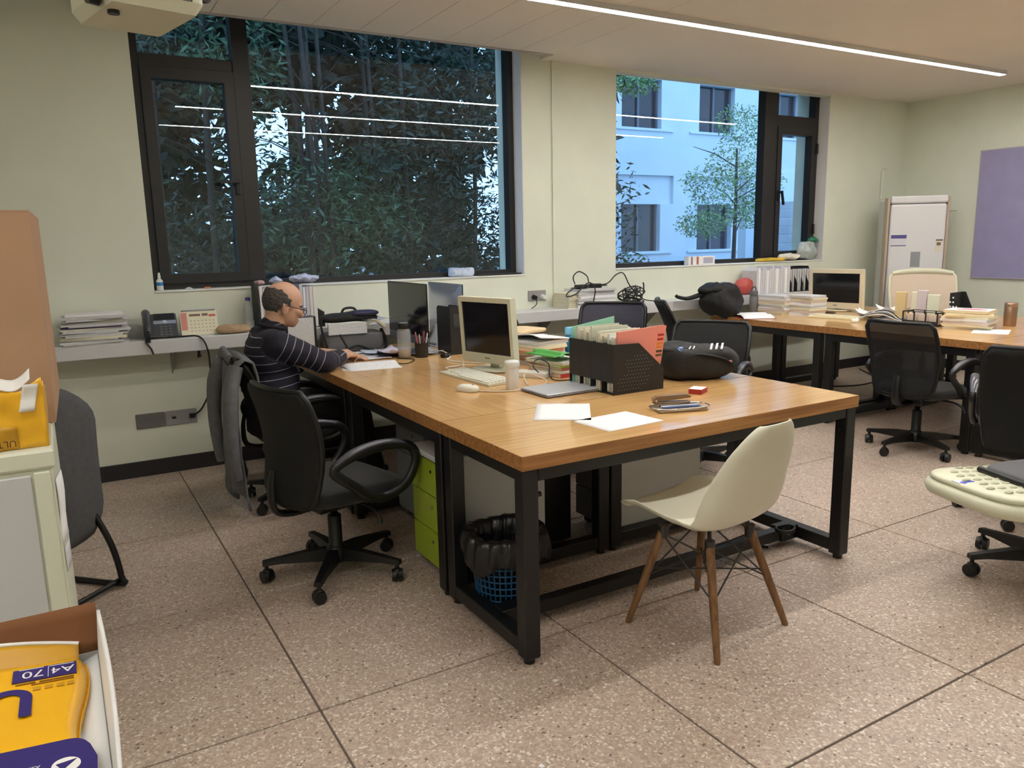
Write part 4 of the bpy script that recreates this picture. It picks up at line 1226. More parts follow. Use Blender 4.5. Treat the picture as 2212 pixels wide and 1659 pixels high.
# blue drinking bottle behind the rack
bb = thing('drink_bottle', 'blue capped plastic bottle behind the magazine rack', 'bottle', (2.585, 3.72, DZ))
obj('body', MB().lathe([(.032, 0), (.035, .004), (.035, .125), (.028, .14), (.027, .145)], 20), mat('bottle_blue', (38, 140, 190), .3), bb)
obj('cap', MB().lathe([(.031, .1455), (.033, .148), (.033, .182), (.029, .187)], 20), mat('cap_pale_blue', (120, 186, 220), .35), bb)

# books and papers between the cream monitor and the rack
g_ = 'books beside the cream monitor'
z = DZ
for k, (c, w_, d, h, rz, dx, dy, lb) in enumerate((
    ((198, 60, 50), .20, .26, .020, 8, 0, 0, 'red spined book at the bottom of the stack beside the cream monitor'),
    ((222, 220, 214), .205, .27, .016, 6, .005, .004, 'white book second from the bottom beside the cream monitor'),
    ((196, 110, 106), .19, .26, .013, 10, 0, .006, 'dull pink book third from the bottom beside the cream monitor'),
    ((170, 196, 90), .20, .265, .013, 4, .01, 0, 'lime book in the stack beside the cream monitor'),
    ((228, 226, 218), .205, .28, .014, 12, .0, .01, 'white bound report on top of the stack beside the cream monitor'))):
    t = thing('book', lb, 'book', (2.245 + dx, 3.345 + dy, z), R(rz), g_)
    obj('cover', MB().box(-w_ / 2, w_ / 2, -d / 2, -d / 2 + .002, 0, h).box(-w_ / 2, w_ / 2, -d / 2, d / 2, 0, .0015).box(-w_ / 2, w_ / 2, -d / 2, d / 2, h - .0015, h), mat('cover_%d' % k, c, .4), t)
    obj('pages', MB().box(-w_ / 2 + .003, w_ / 2 - .004, -d / 2 + .002, d / 2 - .004, .0016, h - .0016), M_paper_c, t)
    z += h + .0006
one('magazine', 'green magazine rolled over the edge of the book stack', 'magazine', MB().sheet(lambda u, v: (-.10 + .19 * v, -.12 + .24 * u, .002 + .03 * math.sin(PI * min(1, v * 1.15)) + (.016 * math.cos(v * 9) if v < .3 else 0)), 10, 16, .004), mat('magazine_green', (78, 158, 72), .35), (2.225, 3.35, z + .008), R(8))
one('white_box', 'long white paper box in front of the book stack beside the cream monitor', 'box', MB().rbox(-.04, .04, -.09, .09, 0, .030, .004), mat('box_white', (216, 214, 206), .5), (2.075, 3.33, DZ), R(28))
zz = stack('paper_bundle', 'bundle of printed paper, %s in the pile behind the book stack', 'paper', (2.36, 3.79), DZ,
      [(.24, .32, .022, M_paper_g, R(10), 0, 0), (.25, .33, .02, mat('kraft_paper', (186, 150, 118), .7), R(6), .01, 0), (.24, .32, .022, M_paper_g, R(12), 0, .01), (.25, .31, .02, mat('card_orange', (206, 150, 120), .7), R(5), -.01, 0), (.24, .33, .022, M_paper_c, R(9), 0, 0), (.25, .32, .022, M_paper_g, R(14), .01, 0)], 'paper pile behind the book stack')
one('paper_fan', 'loose white sheets fanned over the top of the tall paper pile', 'paper', MB().sheet(lambda u, v: ((u - .5) * .26 + .03 * math.sin(v * 3), (v - .5) * .34, .003 + .028 * (1 - u) * (1 + .4 * math.sin(v * 5))), 10, 10, .006), M_paper, (2.37, 3.79, zz), R(16))
one('straw_envelope', 'beige padded envelope lying on the first island near the window', 'envelope', MB().sq((0, 0, .02), (.16, .12, .018), .5, .3, 28, 8, lambda q: q + wob(q, 10, .008)), mat('kraft_beige', (222, 198, 158), .75), (2.62, 4.35, DZ + .09), R(20))
stack('paper_bundle', 'paper bundle under the beige padded envelope, %s of its pile', 'paper', (2.62, 4.35), DZ, [(.22, .3, .03, M_paper_g, R(10), 0, 0), (.22, .3, .028, M_paper_c, R(16), 0, 0), (.21, .3, .028, M_paper_g, R(12), 0, 0)], 'paper under the beige envelope')
one('pouch', 'rounded black bag at the window end of the first island behind the cream monitor', 'bag', MB().sq((0, 0, .085), (.13, .10, .085), .8, .8, 28, 14, lambda q: q + wob(q, 9, .015)), M_bag, (2.78, 4.88, DZ))

# ------------------------------------------------------------------ the writing man's desk
paper('printed sheets with a curled edge at the near corner of the writing man desk', (1.515, 4.145), .30, .17, R(-8), DZ + .0012, M_print_x, 0, 1, lift=lambda u, v: .022 * v * v)
paper('white sheets under the curled printed sheets', (1.50, 4.20), .29, .2, R(-14), DZ + .0002, M_paper)
paper('large white sheet under the writing man hands', (1.58, 4.60), .38, .34, R(-12), DZ + .0012, M_print_x, .004, 4)
paper('pale sheet beside the large white sheet near the briefcase', (1.66, 4.80), .30, .21, R(20), DZ + .004, M_paper, .006, 6)
paper('bluish sheet between the briefcase and the black screen', (1.80, 4.66), .30, .20, R(-4), DZ + .006, mat('paper_blue', (196, 206, 226), .7), .008, 9)
one('blue_folder', 'dark blue plastic folder lying under papers before the black screen', 'folder', MB().rbox(-.15, .15, -.11, .11, 0, .008, .003), mat('folder_navy', (62, 72, 96), .4), (1.86, 4.56, DZ + .010), R(-20))
paper('crumpled lilac sheet on the dark blue folder', (1.765, 4.47), .17, .15, R(30), DZ + .022, mat('paper_lilac', (214, 208, 230), .7), .02, 12)
one('notebook', 'black notebook lying open under the loose papers', 'notebook', MB().rbox(-.07, .07, -.04, .04, 0, .010, .003), M_blackp, (1.76, 4.52, DZ + .0195), R(-30))
paper('grey newspaper sheet behind the pen cup', (1.97, 4.46), .20, .17, R(10), DZ + .002, M_print, .012, 15)
one('cable_adapter', 'small black adapter beside the pen cup', 'adapter', MB().rbox(-.03, .03, -.02, .02, 0, .022, .004), M_blackp, (2.02, 4.24, DZ), R(20))
tag(obj('white_cable', MB().tube([(2.02, 4.5, DZ + .006), (2.06, 4.38, DZ + .02), (2.04, 4.22, DZ + .006), (1.97, 4.12, DZ + .005), (1.99, 3.98, DZ + .005), (2.04, 3.9, DZ + .006), (2.06, 3.8, DZ + .02)], .004, 6), M_white), 'white cable looping on the desk left of the cream monitor', 'cable')
tag(obj('white_cable', MB().tube([(1.97, 3.80, 1.0), (1.95, 3.85, .88), (1.935, 3.84, DZ + .02), (1.90, 3.75, DZ + .006), (1.86, 3.72, DZ + .006), (1.82, 3.76, DZ + .006), (1.83, 3.85, DZ + .006), (1.92, 3.86, DZ + .006)], .0035, 6), M_white), 'white keyboard cable rising behind the cream monitor', 'cable')
tag(obj('cream_cable', MB().tube([(1.655, 3.14, DZ + .008), (1.74, 3.06, DZ + .005), (1.9, 3.05, DZ + .005), (2.02, 3.12, DZ + .005), (2.06, 3.22, DZ + .012), (2.0, 3.28, DZ + .03), (1.95, 3.20, DZ + .012), (1.93, 3.14, DZ + .005)], .0035, 6), M_creamf), 'cream mouse cable curling around the white tumbler', 'cable')
tag(obj('black_cable', MB().tube([(2.09, 3.25, DZ + .01), (2.06, 3.3, DZ + .06), (2.1, 3.32, DZ + .09), (2.14, 3.28, DZ + .07), (2.12, 3.24, DZ + .02), (2.1, 3.16, DZ + .005), (2.2, 3.12, DZ + .005), (2.26, 3.15, DZ + .005)], .003, 6), M_blackp), 'black cable knotted over the books beside the cream monitor', 'cable')
tag(obj('black_cable', MB().tube([(1.75, 4.36, DZ + .004), (1.82, 4.26, DZ + .004), (1.72, 4.14, DZ + .004), (1.66, 4.2, DZ + .004)], .003, 6), M_blackp), 'thin black cable on the desk in front of the glass bottle', 'cable')

# standing document box and briefcase at the window end
db = thing('document_box', 'black edged document holder with a printed page, behind the writing man', 'holder', (1.235, 4.88, DZ))
obj('case', MB().rbox(-.006, .186, .006, .10, 0, .245, .003), M_fileb, db)
obj('page', MB().box(.004, .168, 0, .0055, .01, .24), M_print_z, db)
bc = thing('briefcase', 'open black and grey briefcase bag stuffed with papers at the end of the man desk', 'bag', (1.655, 4.90, DZ), R(-6))
obj('body', MB().sq((0, 0, .068), (.20, .085, .066), .35, .3, 40, 12), mat('bag_grey', (104, 104, 106), .6, bump=.2, bscale=200), bc)
obj('flap', MB().sq((-.01, .01, .222), (.185, .085, .032), .7, .5, 36, 12, lambda q: q + wob(q, 8, .014)), M_bag, bc)
obj('flap_edge', MB().sq((.08, -.02, .248), (.10, .065, .020), .8, .6, 28, 10), mat('bag_navy', (40, 38, 66), .5), bc)
obj('handle', MB().tube([(-.05, .03, .25), (-.035, .03, .275), (0, .03, .282), (.035, .03, .275), (.05, .03, .25)], .008, 8), M_blackp, bc)
obj('strap', MB().tube([(-.19, -.05, .24), (-.205, -.06, .18), (-.19, -.095, .08), (-.16, -.10, .012), (-.05, -.105, .03), (.02, -.105, .045), (.1, -.10, .012), (.19, -.09, .012), (.215, -.05, .06), (.19, -.03, .14)], .015, 8, flat=.4), M_bag, bc)
one('printed_paper', 'white printed papers bulging from the front of the briefcase', 'paper', MB().rbox(-.125, .125, -.0, .03, 0, .075, .003), M_print_z, (1.60, 4.80, DZ + .122), R(-6))
one('paper_roll', 'cream papers rolled in the right side of the briefcase', 'paper', MB().sheet(lambda u, v: (-.07 + .14 * v, -.09 + .16 * u, .02 + .045 * math.sin(PI * v)), 8, 10, .02), M_paper_c, (1.79, 4.88, DZ + .125), R(-10))
paper('blue edged sheet sticking up out of the briefcase', (1.80, 4.86), .20, .14, R(20), DZ + .195, mat('paper_blue', (196, 206, 226), .7), .01, 21)
# ------------------------------------------------------------------ on the ledge, left part
Z0 = SZ + .0005
rnd = random.Random(21)
z = Z0
k = 0
NB = 17
while k < NB:
    h = rnd.uniform(.006, .014)
    w_, d = rnd.uniform(.29, .36), rnd.uniform(.19, .225)
    m = [M_paper_g, M_paper, M_paper_g, M_paper_c, M_paper_g][k % 5]
    if k in (9,): m = mat('cover_violet', (92, 84, 140), .5)
    lb = 'loose paper bundle, %s in the messy ledge pile' % from_top(k, NB)
    if k == 9: lb = 'violet covered bundle inside the tall messy paper pile on the ledge'
    one('paper_bundle', lb, 'paper', slab(w_, d, h, k), m, (.175 + rnd.uniform(-.022, .022), 5.195 + rnd.uniform(-.012, .012), z), R(rnd.uniform(-7, 7)), None if k == 9 else 'messy pile at the left end of the ledge')
    z += h + .0004; k += 1
one('plastic_sleeve', 'clear plastic sleeve folder leaning between the paper pile and the telephone', 'folder', MB().sheet(lambda u, v: (.0 + .10 * u, -.06 * v + .03 * u, .10 * v * (1 - .4 * u)), 6, 6, .001), clear_mat('sleeve_clear', (176, 178, 182), .35, .2), (.365, 5.22, Z0))
# telephone
M_ph = mat('phone_dark', (70, 70, 72), .4)
ph = thing('desk_telephone', 'dark grey office telephone with a display on the ledge', 'telephone', (.535, 5.20, Z0), R(-4))
obj('stand', MB().prism([(-.05, 0), (.09, 0), (.09, .105), (.075, .100), (-.045, .006)], -.085, .10, 'yz'), M_ph, ph)
M_face = tr(0, -.003, .050) @ rot('X', 38)
f_ = MB(); f_.M = M_face; f_.rbox(-.09, .105, -.075, .135, 0, .012, .006)
obj('face', f_, M_ph, ph)
s_ = MB(); s_.M = M_face; s_.rbox(-.025, .095, .075, .13, .0122, .015, .003)
obj('display', s_, mat('phone_lcd', (46, 48, 52), .15), ph)
n_ = MB(); n_.M = M_face; n_.rbox(-.03, .10, .036, .066, .0122, .0142, .004)
obj('silver_band', n_, mat('phone_silver', (170, 180, 196), .3, .4), ph)
n2 = MB(); n2.M = M_face; n2.cyl((.035, .052, .0144), (.035, .052, .018), .013, n=20)
obj('navigation_button', n2, mat('phone_button', (206, 212, 222), .3), ph)
kb = MB(); kb.M = M_face
for i in range(3):
    for j in range(4): kb.rbox(.0 + i * .026, .018 + i * .026, -.068 + j * .024, -.053 + j * .024, .0122, .015, .002, 1)
kk = obj('keypad', kb, mat('phone_keys', (98, 98, 102), .45), ph); kk['kind'] = 'stuff'
hs = MB(); hs.M = tr(-.068, -.012, .088) @ rot('X', 38)
hs.tube([(0, -.105, -.012), (0, -.09, .005), (0, -.06, .022), (0, 0, .03), (0, .06, .022), (0, .09, .006), (0, .105, -.01)], [.018, .024, .022, .018, .022, .026, .02], 12)
obj('handset', hs, mat('phone_handset', (58, 58, 60), .35), ph)
coil = [(-.072 + .012 * math.cos(i * .9), -.115 - .0012 * i * .6, .05 - .0016 * i + .004 * math.sin(i * .9)) for i in range(0, 40)]
obj('coiled_cord', MB().tube(coil + [(-.06, -.135, -.05), (-.05, -.14, -.085)], .006, 6), M_blackp, ph)
tag(obj('telephone_cable', MB().tube([(.56, 5.14, Z0 + .006), (.66, 5.11, Z0 + .007), (.73, 5.09, Z0 + .006), (.765, 5.065, .875), (.785, 5.06, .80), (.79, 5.08, .70), (.80, 5.16, .60), (.79, 5.25, .50), (.75, 5.32, .40), (.70, 5.335, .36)], .0055, 8), M_blackp), 'black telephone cable hanging from the ledge to the low wall socket', 'cable')
one('cable_clip', 'small dark tag hanging under the ledge beside the telephone cable', 'clip', MB().prism([(-.006, 0), (.006, 0), (.012, -.04), (-.012, -.045)], -.004, .004, 'xz'), M_blackp, (.735, 5.10, SZ - .0853))
# desk calendar
ca = thing('desk_calendar', 'white desk calendar with red print on the ledge beside the telephone', 'calendar', (.772, 5.235, Z0), R(-3))
M_cal = mat('calendar_card', (226, 222, 196), .6)
fm_ = tr(0, -.045, 0) @ rot('X', -18)
c1 = MB(); c1.M = fm_; c1.box(-.11, .11, -.002, 0, 0, .155); obj('front_card', c1, M_cal, ca)
c2 = MB(); c2.M = tr(0, .05, 0) @ rot('X', 18); c2.box(-.11, .11, 0, .002, 0, .153); obj('back_card', c2, M_cal, ca)
c3 = MB(); c3.M = fm_; c3.box(-.105, -.07, -.0028, -.0021, .035, .145); obj('red_column', c3, mat('calendar_red', (214, 140, 132), .6), ca)
c4 = MB(); c4.M = fm_
for i in range(7):
    for j in range(4): c4.box(-.052 + i * .022, -.043 + i * .022, -.0028, -.0021, .022 + j * .022, .030 + j * .022)
d4 = obj('dates', c4, mat('calendar_ink', (186, 178, 160), .6), ca); d4['kind'] = 'stuff'
c5 = MB(); c5.M = fm_; c5.box(-.055, .01, -.0028, -.0021, .122, .136).box(.02, .055, -.0028, -.0021, .122, .138); obj('heading', c5, mat('calendar_heading', (120, 92, 80), .6), ca)
c6 = MB(); c6.M = fm_; c6.box(.06, .1, -.0028, -.0021, .116, .130); obj('red_heading', c6, mat('calendar_red2', (196, 96, 84), .6), ca)
obj('spiral', MB().tube([(-.1, .003, .151), (.1, .003, .151)], .006, 8), M_chrome, ca)
one('brown_cloth', 'crumpled brown cloth on the ledge beside the calendar', 'cloth', MB().sq((0, 0, .022), (.105, .07, .026), .8, .8, 36, 14, lambda q: Vector((q.x, q.y, max(-.021, q.z))) + Vector((0, 0, 1)) * max(0, noise.noise(q * 22)) * .028 * (1 if q.z > 0 else 0) + wob(q, 16, .006) * (1 if q.z > -.01 else 0)), mat('cloth_tan', (176, 148, 116), .9, bump=.3, bscale=60), (.965, 5.165, Z0 + .002), R(8))
wbo = thing('water_bottle', 'clear water bottle with violet cap on the ledge behind the man', 'bottle', (1.085, 5.25, Z0))
obj('body', MB().lathe([(.028, 0), (.032, .005), (.030, .03), (.032, .06), (.030, .09), (.032, .13), (.028, .155), (.014, .185), (.013, .195)], 20), clear_mat('water_clear', (206, 210, 216), .32), wbo)
obj('label', MB().lathe([(.0326, .02), (.0326, .065)], 20, capb=False, capt=False), mat('bottle_label', (196, 196, 196), .5), wbo)
obj('cap', MB().lathe([(.015, .1955), (.0155, .197), (.0155, .214), (.013, .216)], 16), mat('cap_violet', (70, 52, 150), .4), wbo)
# white folders in a black stand below the first window
fs = thing('magazine_rack', 'black file stand on the ledge holding the white folders behind the man', 'file rack', (1.13, 5.14, Z0))
obj('side_panel', MB().prism([(0, 0), (.19, 0), (.19, .30), (.05, .30), (0, .16)], 0, .006, 'yz'), M_fileb, fs)
obj('base', MB().box(.0065, .42, .0, .19, 0, .005), M_fileb, fs)
obj('end_panel', MB().prism([(0, 0), (.19, 0), (.19, .12), (0, .10)], .4205, .4265, 'yz'), M_fileb, fs)
rnd = random.Random(8)
x = 1.142
k = 0
wc_ = [(226, 224, 222), (206, 204, 216), (232, 232, 236), (198, 196, 210), (222, 216, 206)]
while x < 1.525:
    th = rnd.uniform(.014, .034); h = rnd.uniform(.235, .285)
    if x + th > 1.548: break
    one('document_folder', 'white folder in the ledge file stand behind the man, %s' % from_left(k), 'folder', MB().box(0, th, 0, .002, 0, h).box(0, .0015, .002, .17, 0, h).box(th - .0015, th, .002, .17, 0, h).box(.002, th - .002, .004, .165, 0, h - .012), mat('wfolder_%d' % (k % 5), wc_[k % 5], .5), (x, 5.15, Z0 + .0055), 0, 'white folders on the ledge behind the man')
    x += th + .003; k += 1
M_clearb = mat('plastic_bag_lilac', (196, 202, 232), .3, var=.15, scale=20)
one('plastic_bag', 'crumpled lilac plastic bag lying over the white folders behind the man', 'bag', MB().sq((0, 0, .02), (.10, .07, .022), .9, .9, 48, 20, lambda q: q + wob(q, 24, .016) + wob(q, 60, .010)), M_clearb, (1.455, 5.22, 1.205), R(5))
one('plastic_bag', 'pointed corner of lilac plastic film between the folders and the window frame', 'bag', MB().sq((0, 0, .018), (.045, .04, .026), 1.6, 1.4, 32, 16, lambda q: q + wob(q, 30, .010) + wob(q, 70, .006)), M_clearb, (1.27, 5.225, 1.20))
one('pink_wrap', 'small pink wrapped packet on the left end of the white folders', 'packet', MB().sq((0, 0, .012), (.03, .05, .014), .6, .6, 18, 10, lambda q: q + wob(q, 25, .006)), mat('wrap_pink', (196, 160, 160), .5), (1.165, 5.23, 1.196))

# ------------------------------------------------------------------ window sills
ss = W1[2] + .0125
sb_ = thing('spray_bottle', 'small white spray bottle with blue label at the left end of the window sill', 'bottle', (.585, 5.40, ss))
obj('body', MB().lathe([(.018, 0), (.02, .003), (.02, .06), (.012, .072)], 18), M_white, sb_)
obj('label', MB().lathe([(.0204, .03), (.0204, .052)], 18, capb=False, capt=False), mat('label_sky', (52, 130, 200), .5), sb_)
obj('nozzle', MB().lathe([(.009, .0722), (.0095, .085), (.007, .1), (.006, .112)], 14), M_white, sb_)
one('paper_scrap', 'small crumpled white scrap on the sill below the casement', 'scrap', MB().sq((0, 0, .006), (.022, .012, .007), 1, 1, 14, 8, lambda q: q + wob(q, 60, .006)), M_paper, (.755, 5.40, ss))
one('eraser', 'small orange eraser on the sill below the casement', 'eraser', MB().rbox(-.02, .02, -.008, .008, 0, .010, .003), mat('eraser_orange', (206, 132, 84), .6), (.87, 5.40, ss))
one('tissue_pack', 'blue and white tissue pack on the sill at the right of the first window', 'tissues', MB().sq((0, 0, .032), (.10, .045, .032), .45, .4, 32, 12, lambda q: q + wob(q, 18, .012) + Vector((0, 0, .012 * (abs(q.x) / .1) ** 2 if q.z > 0 else 0))), mat('tissue_blue', (186, 200, 226), .35, var=.25, scale=24), (2.73, 5.405, ss))
bs = thing('black_tray', 'flat black slotted plastic strip on the sill at the right end of the first window', 'tray', (3.06, 5.40, ss))
obj('strip', MB().rbox(-.20, .20, -.03, .055, 0, .012, .004), M_blackp, bs)
sl = MB()
for i in range(24): sl.box(-.17 + i * .0145, -.163 + i * .0145, -.018, .0, .0121, .013)
o_ = obj('slot', sl, mat('slot_grey', (82, 82, 84), .5), bs); o_['kind'] = 'stuff'
s2 = W2[2] + .0125
bx = thing('medicine_box', 'white printed carton on the sill of the second window', 'box', (5.22, 5.40, s2))
obj('carton', MB().rbox(-.165, .165, -.03, .03, 0, .078, .002), M_paper, bx)
for k, (x0, x1, c) in enumerate(((-.135, -.115, (140, 110, 120)), (-.065, -.04, (170, 104, 92)), (0.02, .14, (176, 176, 196)))):
    obj('print', MB().box(x0, x1, -.0308, -.0302, .012 if k == 2 else .004, .066 if k == 2 else .076), mat('box_print_%d' % k, c, .6), bx)
one('yellow_packet', 'yellow plastic packet lying on the right end of the second sill', 'packet', MB().sq((0, 0, .018), (.20, .045, .018), .6, .5, 32, 10, lambda q: q + wob(q, 14, .010)), mat('packet_yellow', (218, 182, 60), .4, var=.2, scale=12), (6.16, 5.385, s2 + .002))
one('white_wrap', 'white and yellow crumpled wrapper between the yellow packet and the plastic bag', 'packet', MB().sq((0, 0, .03), (.15, .05, .03), .9, .8, 32, 12, lambda q: q + wob(q, 18, .018)), mat('wrap_white', (226, 220, 204), .45, var=.1, scale=18), (6.42, 5.385, s2 + .012))
pbg = thing('shopping_bag', 'clear plastic bag with something green at the right corner of the second sill', 'bag', (6.70, 5.40, s2))
obj('film', MB().sq((0, 0, .095), (.13, .06, .09), .9, .9, 36, 18, lambda q: q + wob(q, 14, .028)), mat('bag_film', (170, 180, 178), .25, var=.2, scale=18), pbg)
obj('green_content', MB().sq((.09, 0, .20), (.07, .045, .03), 1, 1, 24, 12, lambda q: q + wob(q, 24, .016)), mat('green_bag', (44, 118, 84), .5), pbg)

# ------------------------------------------------------------------ ledge, middle and right part
zt = stack('paper_bundle', 'journal, %s in the pile on the ledge between the windows', 'journal', (3.80, 5.20), Z0,
      [(.36, .24, .018, M_paper_g if k_ % 2 else M_paper, R(random.uniform(-4, 4)), random.uniform(-.012, .012), random.uniform(-.01, .01)) for k_ in range(8)], 'journal pile between the windows')
one('paper_bundle', 'cream journals at the left side of the pile between the two windows', 'journal', slab(.10, .2, .12, 3), M_paper_c, (3.575, 5.21, Z0), R(4))
def tangle(n, c, r, seed, rad=.0045):
    rnd = random.Random(seed); pts = []
    a = 0
    for i in range(n):
        a += rnd.uniform(.35, .8)
        k = i / n
        pts.append((c[0] + r[0] * math.sin(a * 1.0 + 2 * math.sin(i * .13)) * (1 - .2 * k), c[1] + r[1] * math.cos(a * .83), c[2] + r[2] * (.5 + .5 * math.sin(a * .61 + i * .07)) * (1.2 - abs(math.sin(a)) * .5)))
    out = []
    for i in range(len(pts) - 1):
        p, q = Vector(pts[i]), Vector(pts[i + 1])
        for s in range(4): out.append(p.lerp(q, s / 4))
    for _ in range(9):
        out = [out[0]] + [(out[i - 1] + out[i] * 2 + out[i + 1]) / 4 for i in range(1, len(out) - 1)] + [out[-1]]
    return MB().tube(out, rad, 6)
for k, (x, y, rz, lb) in enumerate(((3.70, 5.17, 12, 'black power adapter at the left on top of the journal pile'), (3.86, 5.2, -20, 'black power adapter at the right on top of the journal pile'))):
    t = thing('power_adapter', lb, 'adapter', (x, y, zt), R(rz))
    obj('brick', MB().rbox(-.055, .055, -.028, .028, 0, .034, .006), M_blackp, t)
    obj('cord', MB().tube([(.055, 0, .017), (.09, .02, .02), (.12, .05, .016), (.10, .09, .01), (.02, .09, .006), (-.06, .06, .006)], .004, 6), M_blackp, t)
tag(obj('black_cable', tangle(120, (4.23, 5.18, Z0 + .005), (.13, .065, .13), 5, .005), M_blackp), 'black tangle of cables heaped on the ledge right of the journal pile', 'cable')
tag(obj('black_cable', MB().tube([(3.72, 5.16, zt + .01), (3.62, 5.12, zt + .02), (3.52, 5.10, zt - .02), (3.50, 5.08, zt - .05), (3.58, 5.07, zt - .03), (3.68, 5.10, zt + .03), (3.74, 5.1, zt + .05), (3.76, 5.06, zt), (3.74, 5.055, .95), (3.72, 5.05, .90), (3.70, 5.04, .86)], .005, 6), M_blackp), 'black cable looping off the left side of the journal pile', 'cable')
tag(obj('black_cable', MB().tube([(3.66, 5.2, zt + .04), (3.63, 5.18, zt + .10), (3.68, 5.17, zt + .14), (3.76, 5.17, zt + .10), (3.8, 5.18, zt + .04), (3.95, 5.16, zt + .03), (4.04, 5.15, zt + .10), (4.12, 5.15, zt + .11), (4.2, 5.16, zt), (4.3, 5.12, Z0 + .04), (4.42, 5.1, Z0 + .012), (4.47, 5.1, Z0 + .005)], .005, 6), M_blackp), 'black cable arching over the journal pile into the tangle', 'cable')
tag(obj('black_cable', MB().tube([(4.16, 5.16, Z0 + .08), (4.32, 5.15, Z0 + .06), (4.34, 5.15, Z0 + .15), (4.33, 5.15, Z0 + .17)], .006, 6), M_blackp), 'short cable end standing up out of the tangle on the ledge', 'cable')

# wall sockets
M_sock = mat('socket_grey', (150, 148, 148), .4); M_sockd = mat('socket_dark', (112, 110, 110), .4)
so_ = thing('wall_socket', 'double grey socket plate low on the wall under the telephone', 'socket', (.54, WY, .358))
obj('plate', MB().rbox(-.182, -.012, -.010, 0, -.048, .048, .004), M_sockd, so_)
obj('plate', MB().rbox(-.008, .182, -.010, 0, -.048, .048, .004), M_sock, so_)
obj('port', MB().rbox(.03, .055, -.0115, -.0102, -.006, .008, .001), M_blackp, so_)
obj('insert', MB().rbox(.0, .07, -.0118, -.0104, -.045, .045, .002), mat('socket_light', (196, 194, 194), .4), so_) if False else None
obj('plug', MB().rbox(.135, .17, -.03, -.0102, -.012, .02, .004), M_blackp, so_)
s3 = thing('wall_socket', 'grey double socket with a black and a white plug right of the first window', 'socket', (3.385, WY, 1.0))
obj('plate', MB().rbox(-.085, .085, -.010, 0, -.042, .042, .004), M_sock, s3)
for x, m, lb in ((-.035, M_blackp, 'black plug'), (.05, M_white, 'white plug')):
    p_ = obj('plug', MB().cyl((x, -.0101, -.012), (x, -.045, -.014), .021, .016, n=18), m, s3); p_['label'] = lb
obj('cord', MB().tube([(-.035, -.04, -.02), (-.03, -.05, -.05), (-.05, -.06, -.075), (-.10, -.08, -.095)], .004, 6), M_blackp, s3)

# ------------------------------------------------------------------ the far island
bag2 = thing('duffel_bag', 'black bag slumped on the window end of the far island', 'bag', (5.02, 4.93, DZ), R(-15))
obj('body', MB().sq((.0, 0, .145), (.19, .14, .145), .85, .8, 40, 20, lambda q: Vector((q.x * (1 - .12 * max(0, -q.z / .145)) + .02 * max(0, -q.z / .145), q.y, q.z)) + wob(q, 9, .045) + wob(q, 26, .010)), M_bag, bag2)
obj('top_fold', MB().sq((-.07, -.02, .245), (.15, .09, .05), .9, .8, 30, 14, lambda q: q + wob(q, 11, .03)), M_bag, bag2)
obj('strap', MB().tube([(-.12, 0, .22), (-.22, 0, .19), (-.32, .0, .17), (-.40, .01, .185), (-.42, .02, .20)], [.04, .035, .028, .026, .02], 10, flat=.6), M_bag, bag2)
obk = thing('open_book', 'open book with red cover lying at the edge of the far island', 'book', (5.20, 4.72, DZ), R(60))
obj('cover', MB().rbox(-.20, .20, -.14, .14, 0, .003, .001), mat('cover_dark_red', (150, 44, 40), .5), obk)
for s in (-1, 1):
    obj('page_block', MB().sheet(lambda u, v, s=s: (s * (.002 + .188 * v), (u - .5) * .262, .004 + .030 * math.sin(PI * min(1, v * .9 + .1)) ** .6 * (1 - .45 * v)), 6, 14, .003), M_paper, obk)
obj('print_mark', MB().sheet(lambda u, v: (.06 + .03 * v, -.03 + .05 * u, .037), 2, 2, .0004), M_paper_g, obk) if False else None
fk = thing('flask', 'grey translucent drinking flask at the window end of the far island', 'bottle', (5.50, 4.985, DZ))
obj('body', MB().lathe([(.036, 0), (.039, .004), (.039, .135), (.034, .15)], 20), mat('flask_smoke', (112, 114, 116), .2), fk)
obj('lid', MB().lathe([(.037, .1505), (.038, .153), (.038, .195), (.034, .20)], 20), mat('flask_lid', (92, 92, 94), .4), fk)
obj('strap', MB().tube([(-.03, 0, .2), (-.02, 0, .225), (.01, 0, .235), (.025, 0, .215), (.025, 0, .2)], .005, 6), M_blackp, fk)
bk_l = 'pale bound report, %s in the left stack on the far island'
stack('report', bk_l, 'book', (5.62, 4.80), DZ, [(.21, .29, .020, [M_paper_c, mat('paper_pinkish', (216, 200, 186), .7), M_paper, M_paper_g][k_ % 4], R(random.uniform(-6, 6)), random.uniform(-.006, .006), random.uniform(-.006, .006)) for k_ in range(8)], 'left report stack on the far island')
stack('report', 'pale bound report, %s in the stack next to the far cream monitor', 'book', (5.70, 4.56), DZ, [(.21, .25, .021, [M_paper, mat('paper_pinkish', (216, 200, 186), .7), M_paper_c, M_paper_g][k_ % 4], R(random.uniform(-6, 6)), random.uniform(-.006, .006), random.uniform(-.006, .006)) for k_ in range(8)], 'right report stack on the far island')
one('red_bag', 'small red bag behind the black bag on the ledge', 'bag', MB().sq((0, 0, .075), (.11, .07, .075), .8, .8, 28, 14, lambda q: q + wob(q, 10, .025)), mat('bag_red', (186, 78, 70), .5, var=.2, scale=14), (5.62, 5.22, Z0))
one('white_carton', 'white paper cup stack beside the black bag on the far ledge', 'cup', MB().lathe([(.035, 0), (.045, .09), (.047, .095), (.044, .1), (.048, .13)], 18), M_paper_g, (5.36, 5.2, Z0))
rnd = random.Random(31)
x = 5.68; k = 0
